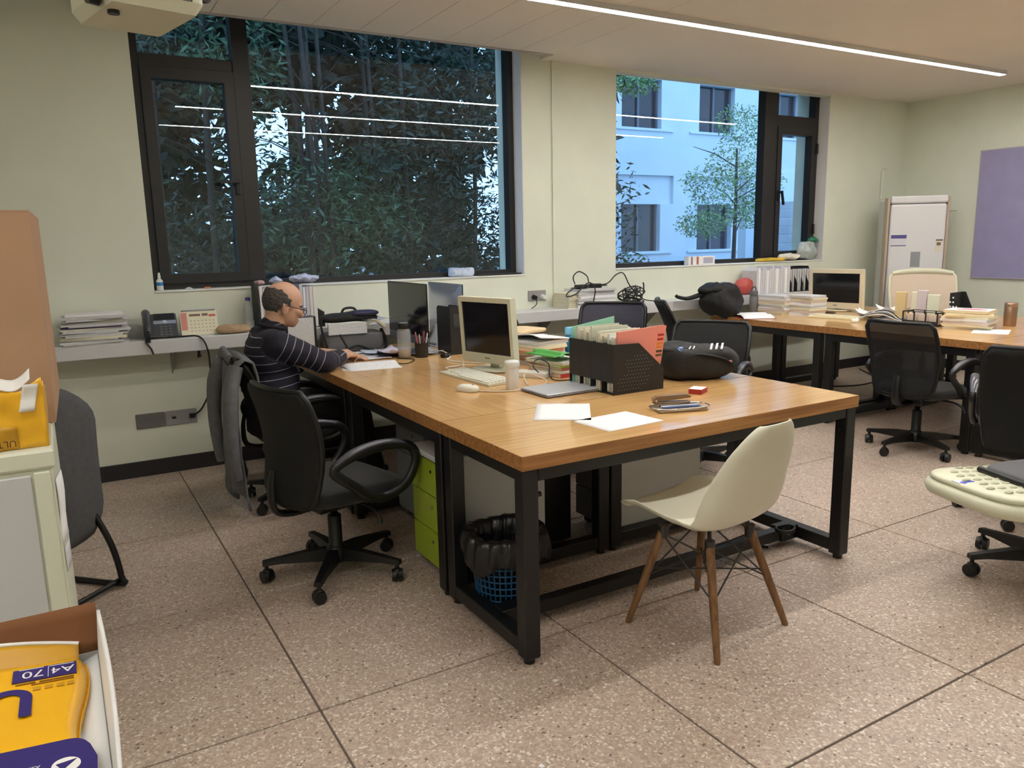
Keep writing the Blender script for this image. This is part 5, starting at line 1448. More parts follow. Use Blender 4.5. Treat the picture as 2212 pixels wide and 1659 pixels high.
while x < 6.12:
    th = rnd.uniform(.02, .04)
    one('document_folder', 'white binder on the ledge behind the far island, %s' % from_left(k), 'folder', MB().rbox(0, th, 0, .19, 0, .235 + rnd.uniform(-.02, .02), .002), [M_paper_g, M_paper, M_paper_g, mat('binder_lilac', (206, 202, 212), .5)][k % 4], (x, 5.12, Z0), 0, 'white binders behind the far island')
    x += th + .003; k += 1
rk = thing('magazine_rack', 'black slotted magazine rack on the ledge left of the cream monitor of the far island', 'file rack', (6.16, 5.12, Z0))
for k in range(5):
    obj('divider', MB().prism([(0, 0), (.18, 0), (.18, .24), (.08, .24), (0, .08)], k * .082, k * .082 + .006, 'yz'), M_fileb, rk)
obj('base', MB().box(.0065, .327, .0, .18, 0, .004), M_fileb, rk)
obj('back', MB().box(.0, .334, .181, .186, 0, .24), M_fileb, rk)
for k in range(9):
    one('document_folder', 'thin white folder in the slotted rack of the far ledge, %s' % from_left(k), 'folder', MB().box(0, .012, 0, .15, 0, .21), M_paper_g, (6.175 + k * .034 + (.004 if k % 2 else 0), 5.145, Z0 + .005), 0, 'folders in the far slotted rack')
keyboard('cream keyboard on the far island before the cream monitor', (5.60, 4.17), R(8), .46, .15, mat('keyboard_ivory', (216, 200, 160), .45), mat('key_ivory', (226, 216, 186), .45))
mouse('cream mouse on the edge of the far island', (5.46, 3.90, DZ), R(30), M_key)
M_remote = mat('remote_dark', (70, 60, 58), .4)
one('remote_control', 'small dark remote lying in front of the cream monitor on the far island', 'remote', MB().rbox(-.02, .02, -.06, .06, 0, .014, .005), M_remote, (5.92, 4.5, DZ), R(8))
for k, (cx, cy, w_, h, rz, z_, lb) in enumerate(((5.83, 4.03, .28, .2, 30, .002, 'white sheet at the bottom of the messy papers on the far island'), (5.76, 3.92, .27, .2, -15, .02, 'white curled sheet in the messy papers on the far island'), (5.88, 3.86, .28, .2, 50, .045, 'white sheet on top of the messy papers on the far island'))):
    paper(lb, (cx, cy), w_, h, R(rz), DZ + z_, M_paper, .035, 50 + k)
stack('paper_bundle', 'newspaper bundle under the messy papers of the far island, %s of two', 'paper', (5.85, 3.80), DZ, [(.22, .26, .012, M_paper_g, R(12), 0, 0), (.22, .26, .012, mat('paper_dark', (130, 130, 132), .7), R(-10), 0, 0)], 'newspaper under the messy papers')
for k in range(4):
    tag(obj('black_cable', MB().tube([(5.52 + .02 * k, 3.97, DZ + .006), (5.58 + .02 * k, 3.86, DZ + .05 + .008 * k), (5.62 + .02 * k, 3.76, DZ + .055 + .01 * k), (5.64 + .015 * k, 3.66, DZ + .02), (5.7, 3.6, DZ + .006)], .004, 6), M_blackp if k % 2 else M_paper_g), ['grey cable nearest the mouse in the bundle on the far island', 'black cable nearest the mouse in the bundle on the far island', 'grey cable farther back in the bundle on the far island', 'black cable farther back in the bundle on the far island'][k], 'cable')
# wire basket with cards, and folders behind it
wk = thing('wire_basket', 'black wire desk organiser with windows at the front edge of the far island', 'basket', (5.60, 3.32, DZ))
def lattice(w_, h, nx, nz, th=.006):
    m = MB()
    for i in range(nx + 1): m.box(-.003, .003, i * w_ / nx - th / 2, i * w_ / nx + th / 2, 0, h)
    for j in range(nz + 1): m.box(-.0025, .0025, -th / 2, w_ + th / 2, j * h / nz - th / 2 + th / 2, j * h / nz + th / 2)
    return m
obj('front_grid', lattice(.27, .10, 3, 1, .010).box(-.002, .002, 0, .27, .0, .035), M_fileb, wk)
g2 = lattice(.27, .10, 3, 1, .010); g2.v = [(a + .13, b_, c) for a, b_, c in g2.v]; obj('rear_grid', g2, M_fileb, wk)
for y in (0, .27):
    g3 = MB().box(0, .13, y - .004, y + .004, 0, .012).box(0, .13, y - .004, y + .004, .094, .104).box(.06, .07, y - .004, y + .004, .012, .094)
    obj('side_grid', g3, M_fileb, wk)
obj('bottom', MB().box(.004, .126, .005, .265, 0, .003), M_fileb, wk)
for k in range(3):
    one('note_card', 'cream note card in the black wire organiser, %s' % ('rightmost', 'middle one', 'leftmost')[k], 'card', MB().box(0, .03, 0, .07, 0, .078), mat('card_pink_cream', (226, 206, 190), .7), (5.64, 3.335 + k * .088, DZ + .004), 0, 'cards in the wire organiser')
ey = [(3.60, .085, .23, (214, 190, 140), 'manila envelope standing behind the wire organiser'), (3.50, .05, .235, (226, 222, 196), 'pale folder standing between the manila envelope and the printed pouch'), (3.43, .075, .25, (206, 196, 200), 'printed pouch standing behind the wire organiser'), (3.33, .09, .22, (222, 224, 200), 'pale green book block standing behind the wire organiser')]
for y_, w_, h, c, lb in ey:
    one('standing_folder', lb, 'folder', MB().rbox(0, .03, 0, w_, 0, h, .004), mat('std_%d' % int(y_ * 100), c, .7), (5.79, y_ + .10, DZ), R(4))
r2 = thing('magazine_rack', 'black dotted magazine file standing right of the pale folders on the far island', 'file rack', (5.86, 3.30, DZ), R(6))
obj('side_panel', MB().prism([(0, 0), (.085, 0), (.085, .235), (.06, .235), (0, .10)], 0, .004, 'yz'), M_fileb, r2)
obj('side_panel', MB().prism([(0, 0), (.085, 0), (.085, .235), (.06, .235), (0, .10)], .2, .204, 'yz'), M_fileb, r2)
obj('back', MB().box(.0045, .1995, .081, .085, 0, .235), M_fileb, r2)
obj('base', MB().box(.0045, .1995, 0, .0805, 0, .004), M_fileb, r2)
dd = MB()
for i in range(3):
    for j in range(6):
        y_, z_ = .028 + i * .022 + .004 * j * .5, .03 + j * .034
        if y_ > z_ * .42 - .03 and y_ < .08: dd.cyl((-.001, y_, z_), (.0003, y_, z_), .007, n=10)
d2 = obj('hole', dd, M_paper, r2); d2['kind'] = 'stuff'
stack('report', 'cream bound report, %s in the near right stack of the far island', 'book', (5.69, 3.135), DZ, [(.22, .30, .018, [M_paper_c, mat('book_cream', (232, 216, 180), .6), mat('paper_pinkish', (216, 200, 186), .7), M_paper][k_ % 4], R(20 + random.uniform(-9, 9)), random.uniform(-.012, .012), random.uniform(-.012, .012)) for k_ in range(6)], 'report stack at the near right of the far island')
tb_ = thing('printed_report', 'cream report with pink lettering on top of the near right stack of the far island', 'book', (5.70, 3.14, DZ + .112), R(14))
obj('block', slab(.21, .29, .022, 77), mat('book_cream', (232, 216, 180), .6), tb_)
obj('cover', MB().box(-.105, .105, -.145, .145, .0225, .0235), M_paper, tb_)
obj('pink_print', MB().box(-.05, .02, -.11, .08, .0236, .0242).box(.03, .05, -.06, .06, .0236, .0242), mat('print_pink', (220, 120, 140), .6), tb_)
paper('white sheet beside the report stack at the near right of the far island', (5.60, 2.93), .22, .30, R(-66), DZ + .0012, M_paper)
bc2 = thing('steel_cup', 'brown metal cup standing on the far island near the right edge', 'cup', (6.03, 3.03, DZ))
obj('cup', MB().lathe([(.040, 0), (.042, .004), (.043, .14), (.041, .143)], 24), mat('cup_bronze', (150, 120, 98), .28, .55), bc2)
obj('lid', MB().lathe([(.042, .1435), (.043, .146), (.043, .168), (.038, .172)], 24), mat('cup_bronze_lid', (160, 132, 110), .3, .5), bc2)
one('phone_dark', 'small dark phone at the right edge of the far end table', 'phone', MB().rbox(-.035, .035, -.07, .07, 0, .010, .005), mat('phone_violet', (60, 46, 84), .3), (5.83, 2.60, DZ), R(60))

# ------------------------------------------------------------------ floor things
bn = thing('waste_basket', 'blue plastic lattice waste basket with black liner under the end table', 'bin', (1.42, 2.505, 0))
bn.scale = (1.1, 1.1, 1.12)
M_blue = mat('bin_blue', (26, 78, 118), .4)
rr = lambda z: .098 + z * .11
bm_ = MB().lathe([(.095, 0), (.10, .004), (rr(.05), .05)], 28, capt=False)
obj('bottom', bm_, M_blue, bn)
lt = MB()
for k in range(36):
    a = 2 * PI * k / 36
    lt.bar((rr(.05) * math.cos(a), rr(.05) * math.sin(a), .05), (rr(.27) * math.cos(a), rr(.27) * math.sin(a), .27), .006, .004)
for j in range(9):
    z_ = .07 + j * .024
    lt.tube([(rr(z_) * math.cos(2 * PI * i / 36), rr(z_) * math.sin(2 * PI * i / 36), z_) for i in range(36)], .0032, 5, True)
ob = obj('lattice', lt, M_blue, bn); ob['kind'] = 'stuff'
obj('rim', MB().tube([(rr(.28) * math.cos(2 * PI * i / 32), rr(.28) * math.sin(2 * PI * i / 32), .28) for i in range(32)], .007, 8, True), M_blue, bn)
M_liner = mat('bin_liner', (18, 18, 20), .3, bump=.4, bscale=40)
def liner(u, v):
    a = 2 * PI * u
    if v < .45: k = v / .45; r_, z_ = (.06 + .05 * k), .06 + .235 * k
    elif v < .58: k = (v - .45) / .13; r_, z_ = .110 + .040 * k, .297 + .006 * math.sin(PI * k)
    else: k = (v - .58) / .42; r_, z_ = (.150 + .008 * math.sin(PI * k)), .296 - .10 * k + .02 * math.sin(a * 5) * k
    w_ = .006 * math.sin(a * 17 + 5 * v) + .004 * math.sin(a * 31)
    return ((r_ + w_) * math.cos(a), (r_ + w_) * math.sin(a), z_ + .012 * math.sin(a * 3) * v)
obj('liner', MB().sheet(liner, 90, 16, 0), M_liner, bn)
sn = thing('sneaker', 'black sneaker on the floor by the window wall behind the man', 'shoe', (.90, 4.99, 0), R(75))
obj('sole', MB().sq((0, 0, .014), (.135, .045, .014), .4, .7, 28, 8), mat('sole_grey', (60, 60, 62), .6), sn)
obj('upper', MB().sq((-.02, 0, .055), (.11, .04, .045), .7, .7, 28, 12, lambda q: Vector((q.x, q.y, q.z * (1.5 if q.x < -.02 else 1)))), M_fabric, sn)
obj('sole_line', MB().tube([(-.13, -.03, .028), (-.138, 0, .028), (-.13, .03, .028)], .004, 6), M_paper_g, sn)
co = thing('cable_coil', 'black cable coiled on the stretcher clamp at the right legs of the end table', 'cable', (2.80, 2.30, .0))
obj('coil', MB().tube([(.05 * math.cos(i * .5), .035 * math.sin(i * .5), .10 + .006 * math.sin(i * .31)) for i in range(44)], .005, 6), M_blackp, co)
obj('tail', MB().tube([(.05, 0, .10), (.08, .05, .09), (.06, .12, .03), (-.02, .16, .008), (-.1, .15, .006), (-.05, .05, .006)], .005, 6), M_blackp, co)
tag(obj('floor_cable', MB().tube([(7.4, 5.2, .006), (7.0, 4.72, .006), (6.6, 4.62, .006), (6.3, 4.75, .006)], .006, 6), M_blackp), 'thin dark cable on the floor under the far island', 'cable')
for k, (x, y) in enumerate(((1.285, 1.955), (1.78, 1.92), (1.03, 1.62))):
    one('paper_scrap', ['torn white scrap on the floor beside the near table foot', 'small white scrap on the floor left of the shell chair', 'tiny white scrap on the floor in front of the near table foot'][k], 'scrap', MB().prism([(0, 0), (.018, .004), (.012, .016), (.002, .012)], 0, .0015), M_paper, (x, y, .0003), R(40 * k))
# ------------------------------------------------------------------ the writing man
M_skin = mat('skin', (192, 150, 124), .55, var=.08, scale=14, bump=.04, bscale=220)
M_hair = mat('hair_grey', (74, 70, 67), .85, var=.35, scale=60, bump=.4, bscale=260)
M_trouser = mat('trouser_black', (20, 20, 22), .85, bump=.25, bscale=25)
MX, MY = 1.0, 4.35
pr = thing('person', 'balding man in glasses and striped dark sweater writing at the oak desk by the window', 'person', (MX, MY, 0))
def cap(m, p, q, r0, r1, n=18):
    m.cyl(p, q, r0, r1, n); m.sq(p, (r0, r0, r0), nu=n, nv=10); m.sq(q, (r1, r1, r1), nu=n, nv=10)
RS, RE, RW = Vector((0, -.185, .925)), Vector((.235, -.205, .805)), Vector((.415, -.005, .803))
LS, LE, LW = Vector((0, .185, .925)), Vector((.215, .30, .805)), Vector((.425, .205, .790))
b = MB()
# head, tilted down toward the page
H_ = tr(.088, 0, 1.14) @ rot('Y', 14)
b.M = H_
b.sq((0, 0, .005), (.106, .077, .102), 1, 1, 28, 16)
b.sq((.035, 0, -.055), (.066, .062, .085), .9, .9, 24, 14)
b.sq((.066, 0, -.112), (.030, .034, .024), 1, 1, 18, 10)
b.sq((-.02, 0, -.06), (.068, .062, .07), 1, 1, 20, 10)
b.sq((.107, 0, -.045), (.017, .012, .026), 1, 1, 14, 10); b.sq((.113, 0, -.062), (.015, .016, .012), 1, 1, 14, 8)
b.sq((.088, 0, -.008), (.016, .055, .012), 1, 1, 18, 8)
b.sq((.094, 0, -.092), (.011, .024, .007), 1, 1, 14, 8); b.sq((.091, 0, -.104), (.011, .022, .007), 1, 1, 14, 8)
for s in (-1, 1):
    b.sq((.075, .042 * s, -.045), (.028, .02, .022), 1, 1, 14, 8)
    b.sq((.0, .077 * s, -.042), (.022, .010, .036), 1, 1, 16, 10, lambda q: Vector((q.x - .2 * q.z * 0, q.y, q.z)))
    b.sq((-.012, .083 * s, -.028), (.010, .007, .022), 1, 1, 12, 8)
b.M = Matrix.Identity(4)
cap(b, Vector((.005, 0, .95)), Vector((.045, 0, 1.06)), .064, .058)
b.sq((-.005, 0, .84), (.10, .17, .15), 1, .9, 24, 14); b.sq((0, 0, .66), (.11, .15, .16), 1, .9, 24, 14)
b.sq((-.02, 0, .54), (.13, .15, .10), 1, .9, 24, 12)
for S_, E_, W_ in ((RS, RE, RW), (LS, LE, LW)):
    cap(b, S_, E_, .048, .040); cap(b, E_, W_, .040, .029)
for s in (-1, 1):
    cap(b, Vector((0, .09 * s, .53)), Vector((.42, .12 * s, .535)), .065, .05); cap(b, Vector((.42, .12 * s, .535)), Vector((.52, .14 * s, .10)), .048, .035)
def hand(m, palm, fw, up, side, curl, spread=1.0, L=1.0):
    """palm centre, forward, back-of-hand normal, thumb side; curl in degrees per joint"""
    fw, up, side = fw.normalized(), up.normalized(), side.normalized()
    for k in range(5):
        p0 = palm - fw * .045 + side * (.026 - .013 * k); p1 = palm + fw * .040 + side * (.032 - .016 * k)
        cap(m, p0, p1, .0135, .0115, 12)
    lens = [(.040, .026, .020), (.044, .029, .021), (.041, .027, .020), (.032, .021, .018)]
    for k, ls in enumerate(lens):
        p = palm + fw * .042 + side * (.032 - .0205 * k) * spread
        a = R(curl[k][0])
        for j, l in enumerate(ls):
            d = fw * math.cos(a) - up * math.sin(a)
            q = p + d * l * L
            cap(m, p, q, .0092 - .0006 * j, .0086 - .0008 * j, 10)
            p = q
            a += R(curl[k][min(j + 1, 2)])
    p = palm - fw * .028 + side * .030
    d1 = (fw * .55 + side * .7 - up * .35).normalized(); q = p + d1 * .040
    cap(m, p, q, .0125, .0105, 12)
    d2 = (fw * .85 + side * .05 - up * .45).normalized(); q2 = q + d2 * .032
    cap(m, q, q2, .0100, .0090, 12)
    q3 = q2 + (fw * .9 - side * .25 - up * .3).normalized() * .024
    cap(m, q2, q3, .0090, .0078, 12)
fwR = (RW - RE).normalized(); fwR = Vector((fwR.x, fwR.y, -.10)).normalized()
PR = RW + fwR * .075 + Vector((0, 0, .012))
sideR = Vector((-fwR.y, fwR.x, 0)).normalized()          # thumb toward +y side of a right hand palm down
upR = Vector((0, 0, 1)) - fwR * fwR.z
upR = (upR.normalized() * .9 - sideR * .42).normalized()
sR = fwR.cross(upR) * -1
hand(b, PR, fwR, upR, sR, [(22, 34, 22), (30, 40, 28), (40, 46, 34), (46, 50, 36)], 1.0)
fwL = Vector((.80, -.58, -.04)).normalized()
PL = LW + fwL * .075 + Vector((0, 0, -.006))
hand(b, PL, fwL, Vector((0, 0, 1)), Vector((-fwL.y, fwL.x, 0)) * -1, [(6, 10, 8)] * 4, 1.08)
me_b = remeshed(b, .0052, 'body', M_skin, 4)
obj('body', me_b, M_skin, pr)
# eyes, brows, glasses
M_dark = mat('eye_dark', (30, 26, 24), .3)
for s in (-1, 1):
    e = MB(); e.M = H_; e.sq((.090, .031 * s, -.030), (.012, .016, .009), 1, 1, 14, 8)
    obj('eye', e, M_dark, pr)
    e = MB(); e.M = H_; e.tube([(.100, .016 * s, -.012), (.100, .034 * s, -.006), (.088, .052 * s, -.012)], .0045, 6)
    obj('eyebrow', e, M_hair, pr)
gl = MB(); gl.M = H_
for s in (-1, 1):
    gl.tube([(.122, .034 * s + .025 * math.cos(2 * PI * i / 20), -.034 + .018 * math.sin(2 * PI * i / 20)) for i in range(20)], .0024, 6, True)
    gl.tube([(.120, .058 * s, -.030), (.105, .073 * s, -.028), (.02, .083 * s, -.022), (-.02, .086 * s, -.026), (-.03, .084 * s, -.040)], .0026, 6)
gl.tube([(.122, -.010, -.030), (.127, 0, -.027), (.122, .010, -.030)], .0024, 6)
obj('glasses', gl, mat('glasses_dark', (24, 22, 24), .3), pr)
# hair: ring round the back and sides, bald crown
hm = MB()
nu, nv = 150, 72
vs, fs = [], []
idx = {}
def hp(i, j):
    u = -PI + 2 * PI * i / nu; v = -1.15 + (1.15 + .95) * j / nv
    q = Vector((.1105 * math.cos(v) * math.cos(u), .0825 * math.cos(v) * math.sin(u), .106 * math.sin(v) + .004))
    q += q.normalized() * (.003 + .004 * noise.noise(q * 90))
    return q
for j in range(nv):
    for i in range(nu):
        c = hp(i + .5, j + .5); c = c + wob(c, 45, .010)
        front = .022 + .10 * max(0, -(c.z + .005)) if c.z < .01 else .022 - 1.1 * (c.z - .01)
        ear = abs(c.x) < .03 and c.z < -.022
        top = c.z > .062 - .35 * max(0, c.x + .03)
        if c.x < front and not top and not ear and c.z > -.088 + .25 * max(0, c.x + .06):
            ring = []
            for (a, d) in ((i, j), (i + 1, j), (i + 1, j + 1), (i, j + 1)):
                key = (a % nu, d)
                if key not in idx: idx[key] = len(vs); vs.append(tuple(H_ @ hp(a % nu, d)))
                ring.append(idx[key])
            fs.append(tuple(ring))
hm.add(vs, fs, True)
ho = obj('hair', hm, M_hair, pr)
md = ho.modifiers.new('t', 'SOLIDIFY'); md.thickness = .006; md.offset = -1

# sweater with stripes that run along a coordinate carried by the mesh
M_sw = bpy.data.materials.new('striped_sweater'); M_sw.use_nodes = True
t_ = M_sw.node_tree; bb_ = t_.nodes['Principled BSDF']; bb_.inputs['Roughness'].default_value = .88
at = t_.nodes.new('ShaderNodeAttribute'); at.attribute_name = 'stripe'
md_ = t_.nodes.new('ShaderNodeMath'); md_.operation = 'FRACT'
t_.links.new(at.outputs['Fac'], md_.inputs[0])
lt_ = t_.nodes.new('ShaderNodeMath'); lt_.operation = 'LESS_THAN'; lt_.inputs[1].default_value = .085
t_.links.new(md_.outputs[0], lt_.inputs[0])
mx_ = t_.nodes.new('ShaderNodeMix'); mx_.data_type = 'RGBA'
mx_.inputs[6].default_value = (*lin((28, 26, 40)), 1); mx_.inputs[7].default_value = (*lin((150, 150, 168)), 1)
t_.links.new(lt_.outputs[0], mx_.inputs[0]); t_.links.new(mx_.outputs[2], bb_.inputs['Base Color'])
nn_ = t_.nodes.new('ShaderNodeTexNoise'); nn_.inputs['Scale'].default_value = 300
bmp_ = t_.nodes.new('ShaderNodeBump'); bmp_.inputs['Strength'].default_value = .2; bmp_.inputs['Distance'].default_value = .004
t_.links.new(nn_.outputs[0], bmp_.inputs['Height']); t_.links.new(bmp_.outputs[0], bb_.inputs['Normal'])
s_ = MB()
s_.sq((-.012, 0, .845), (.122, .205, .150), .9, .85, 30, 16); s_.sq((.005, 0, .69), (.148, .195, .165), .9, .9, 30, 16)
s_.sq((.0, 0, .565), (.165, .205, .075), .7, .9, 30, 12)
cap(s_, Vector((-.01, -.16, .925)), Vector((-.01, .16, .925)), .075, .075)
cap(s_, Vector((.0, 0, .93)), Vector((.022, 0, 1.005)), .092, .068)
RC, LC = RE.lerp(RW, .80), LE.lerp(LW, .42)
cap(s_, RS, RE, .074, .062); s_.cyl(RE, RC, .062, .046, 18); s_.sq(tuple(RE), (.062, .062, .06)); s_.cyl(RC, RC + (RW - RE).normalized() * .012, .047, .044, 18)
cap(s_, LS, LE, .074, .062); s_.cyl(LE, LC, .060, .050, 18)
segs = [(RS, RE, .07, 0, 6), (RE, RC, .06, 6, 4), (LS, LE, .07, 0, 6), (LE, LC, .06, 6, 3)]
def fold(co, n):
    """soft creases along the sleeves and across the back"""
    d = noise.noise(Vector((co.x * 16, co.y * 9, co.z * 22))) * .006 + noise.noise(co * 40) * .0018
    co = co + n * d
    if co.x > .10: co.z = max(co.z, .7535)
    return co
me_s = remeshed(s_, .0075, 'sweater', M_sw, 5, fold)
at_ = me_s.attributes.new('stripe', 'FLOAT', 'POINT')
vals = []
for v in me_s.vertices:
    p = v.co; best = None
    for a, c, r_, off, cnt in segs:
        d = c - a; k = max(0, min(1, (p - a).dot(d) / d.dot(d)))
        dist = (p - (a + d * k)).length - r_
        if best is None or dist < best[0]: best = (dist, off + k * cnt)
    inside = abs(p.y) < .15 or p.z < .74 and p.x < .16 and abs(p.y) < .2
    if best[0] < .02 and not inside: vals.append(best[1] + .5)
    else: vals.append((p.z - .12 * p.x) / .046)
at_.data.foreach_set('value', vals)
obj('sweater', me_s, M_sw, pr)
obj('collar', MB().tube([(.018 + .071 * math.cos(2 * PI * i / 24), .069 * math.sin(2 * PI * i / 24), 1.005 - .016 * math.cos(2 * PI * i / 24)) for i in range(24)], .012, 8, True), mat('collar_navy', (24, 23, 34), .9), pr)
tm_ = MB()
tm_.sq((-.02, 0, .555), (.16, .195, .085), .8, .85, 28, 12)
for s in (-1, 1):
    cap(tm_, Vector((0, .095 * s, .535)), Vector((.43, .125 * s, .535)), .092, .072); cap(tm_, Vector((.43, .125 * s, .535)), Vector((.53, .145 * s, .11)), .070, .052)
me_t = remeshed(tm_, .009, 'trousers', M_trouser, 4, lambda co, n: co + n * noise.noise(co * 14) * .006)
obj('trousers', me_t, M_trouser, pr)
for s in (-1, 1):
    sh_ = MB().sq((.57, .148 * s, .045), (.14, .05, .045), .7, .75, 28, 12, lambda q: Vector((q.x, q.y, q.z * (1.0 if q.x < .02 else .75) + 0)))
    so2 = obj('shoe', sh_, M_fabric, pr)
    obj('sole', MB().sq((.57, .148 * s, .008), (.145, .053, .010), .4, .75, 28, 6), mat('sole_grey', (60, 60, 62), .6), so2)
# pen in the right hand
tip = PR + fwR * .095 + sR * .012 - Vector((0, 0, PR.z - .7585))
pen_top = PR + fwR * (-.005) + sR * .055 + Vector((0, 0, .085))
ax = (pen_top - tip)
pn = thing('pen', 'black pen held upright in the writing man right hand', 'pen', (MX + tip.x, MY + tip.y, tip.z))
obj('barrel', MB().cyl(ax * .08, ax, .0062, .0068, 12), M_blackp, pn)
obj('nib', MB().cyl((0, 0, 0), ax * .08, .001, .005, 10), M_chrome, pn)
obj('clip', MB().bar(ax * .72 + Vector((.006, 0, 0)), ax * .98 + Vector((.006, 0, 0)), .003, .002), M_chrome, pn)

# grey jacket hung over the chair back
M_jk = mat('jacket_grey', (104, 104, 106), .85, var=.15, scale=30, bump=.3, bscale=120)
jk = thing('jacket', 'grey jacket draped over the back of the chair the man sits on', 'jacket', (.80, 4.33, 0))
def drape(u, v):
    s = (u - .5) * 2
    path = [(0, .075, .62), (.12, .068, .78), (.2, .045, .872), (.27, .0, .892), (.34, -.035, .86), (.5, -.05, .62), (.75, -.055, .36), (1, -.045, .12)]
    for (a, xa, za), (c, xc, zc) in zip(path[:-1], path[1:]):
        if v <= c + 1e-9:
            k = (v - a) / (c - a); x = xa + (xc - xa) * k; z = za + (zc - za) * k; break
    wv = .235 - .05 * max(0, v - .4) + .02 * math.sin(v * 7)
    hem = (.06 * math.sin(u * 9) + .05 * s) * max(0, v - .8) / .2
    f = max(0, v - .3)
    x += (.028 * math.sin(s * 7.5 + 2 * v) * f * 1.2 - .035 * (1 - s * s) * f) + .006 * noise.noise(Vector((u * 8, v * 10, 1)))
    return (x, s * wv, z + hem - .02 * s * s * (v > .2))
obj('body', MB().sheet(drape, 40, 44, .010), M_jk, jk)
for s, y in ((-1, -.2), (1, .2)):
    obj('sleeve', MB().tube([(-.03, y, .83), (-.075, y + .02 * s, .70), (-.09, y + .03 * s, .50), (-.085, y + .02 * s, .33), (-.075, y + .01 * s, .24)], [.05, .058, .052, .045, .04], 14, flat=.7), M_jk, jk)
obj('collar', MB().tube([(-.045, -.11, .86), (-.055, 0, .895), (-.045, .11, .86)], .02, 10, flat=1.3), M_jk, jk)
# ------------------------------------------------------------------ on the low cabinet
M_card = mat('cardboard', (172, 136, 106), .8, var=.06, scale=5)
M_card_d = mat('cardboard_inside', (118, 74, 38), .85, var=.06, scale=5)
cz = 1.0005
kb_ = thing('cardboard_box', 'tall brown cardboard box standing on the low cabinet at the left edge', 'box', (-.032, 2.30, cz), R(-1.4))
def carton_walls(x0, x1, y0, y1, h, th=.005):
    m = MB()
    m.box(x0, x1, y0, y0 + th, 0, h); m.box(x0, x1, y1 - th, y1, 0, h)
    m.box(x0, x0 + th, y0 + th, y1 - th, 0, h); m.box(x1 - th, x1, y0 + th, y1 - th, 0, h)
    m.box(x0 + th, x1 - th, y0 + th, y1 - th, 0, th)
    return m
obj('walls', carton_walls(-.42, 0, 0, .60, .535), M_card, kb_)
obj('lid_flap', MB().box(-.42, 0, .002, .298, .5355, .540).box(-.42, 0, .302, .598, .5355, .540), M_card, kb_)
obj('tape', MB().box(-.24, -.18, .0, .6, .5402, .5408), mat('parcel_tape', (186, 150, 104), .3), kb_)
M_yel = mat('wrapper_yellow', (236, 178, 28), .28, var=.05, scale=6, coat=.3)
M_ind = mat('wrapper_indigo', (50, 42, 112), .3)
M_gold = mat('wrapper_ochre', (196, 146, 32), .4)
M_wpr = mat('wrapper_white', (232, 230, 226), .5)
M_txtd = mat('wrapper_text', (74, 52, 34), .5)
pk = thing('paper_ream', 'torn open yellow paper ream on the low cabinet in front of the cardboard box', 'paper ream', (-.155, 2.03, cz))
def wr(q_, a):
    return q_ + Vector((0, a * noise.noise(Vector((q_.x * 30, q_.z * 30, 2))), 0))
obj('front', MB().sheet(lambda u, v: tuple(wr(Vector((-.105 + .213 * u, -.001, v * (.105 + .045 * u + .01 * math.sin(u * 14)))), .010 if .02 < v else 0)), 24, 10, -.002), M_yel, pk)
obj('side', MB().sheet(lambda u, v: (.107 - .004 * math.sin(9 * u + 4 * v) * v, .001 + .215 * u, v * (.148 - .05 * u + .006 * math.sin(11 * u))), 14, 8, .002), M_yel, pk)
obj('end_band', MB().box(-.105, .06, -.0035, -.0012, .0, .052) if False else MB().sheet(lambda u, v: tuple(wr(Vector((-.105 + .155 * u, -.0045, .002 + .052 * v)), .010)), 20, 6, -.0006), M_gold, pk)
obj('white_panel', MB().sheet(lambda u, v: tuple(wr(Vector((.058 + .03 * u + .014 * v, -.006, .085 + .062 * v)), .010)), 6, 6, -.0008), M_wpr, pk)
obj('sheets', slab(.200, .205, .098, 4), M_paper, pk, (.0, .108, .001))
obj('torn_edge', MB().sheet(lambda u, v: (-.105 + .19 * u, .004 + .05 * v + .012 * math.sin(7 * u), .102 + .05 * u + .018 * v + .010 * math.sin(13 * u)), 26, 6, .002), M_wpr, pk)
txt = text_mesh('lettering', 'ULTRA', .021, M_txtd, pk, tr(.046, -.0125, .017) @ rot('X', 90) @ rot('Z', 180) @ tr(0, 0, .0), 'LEFT')
# ------------------------------------------------------------------ open carton with a yellow ream, close to the viewer
stl = thing('stool', 'low white stool under the open paper carton', 'stool', (-.13, .95, 0))
obj('seat', MB().rbox(-.13, .13, -.17, .17, .60, .64, .015), M_white, stl)
for sx in (-1, 1):
    for sy in (-1, 1): obj('leg', MB().tube([(sx * .09, sy * .13, .60), (sx * .105, sy * .15, 0)], .014, 8), M_white, stl)
ct = thing('paper_carton', 'open white carton holding a yellow paper ream at the bottom left corner', 'carton', (-.135, .955, .6405))
M_cw = mat('carton_white', (222, 222, 220), .55)
obj('walls', carton_walls(-.139, .139, -.185, .15, .275, .004), M_cw, ct)
obj('back_flap', MB().sheet(lambda u, v: (-.135 + .272 * u - (.05 * v if u < .2 else 0), .147 + .03 * v, .276 + .055 * v), 10, 4, -.004), M_card_d, ct)
obj('side_flap', MB().sheet(lambda u, v: (.137 + .004 * v + .004 * v * math.sin(PI * (1 - u)), .148 - .333 * u, .276 + .055 * v * (1 - .6 * u)), 16, 6, -.004), M_cw, ct)
obj('inner_flap', MB().sheet(lambda u, v: (.133 - .040 * v, .140 - .31 * u, .272 - .016 * v), 8, 3, .003), M_cw, ct)
obj('left_flap', MB().sheet(lambda u, v: (-.137 - .08 * v, .148 - .333 * u, .276 + .02 * v), 6, 3, .004), M_cw, ct)
rm = thing('paper_ream', 'yellow wrapped paper ream with indigo label lying in the open carton', 'paper ream', (-.128, .918, .9145))
rm.rotation_euler = (0, R(5.0), R(-1))
TT = .0225
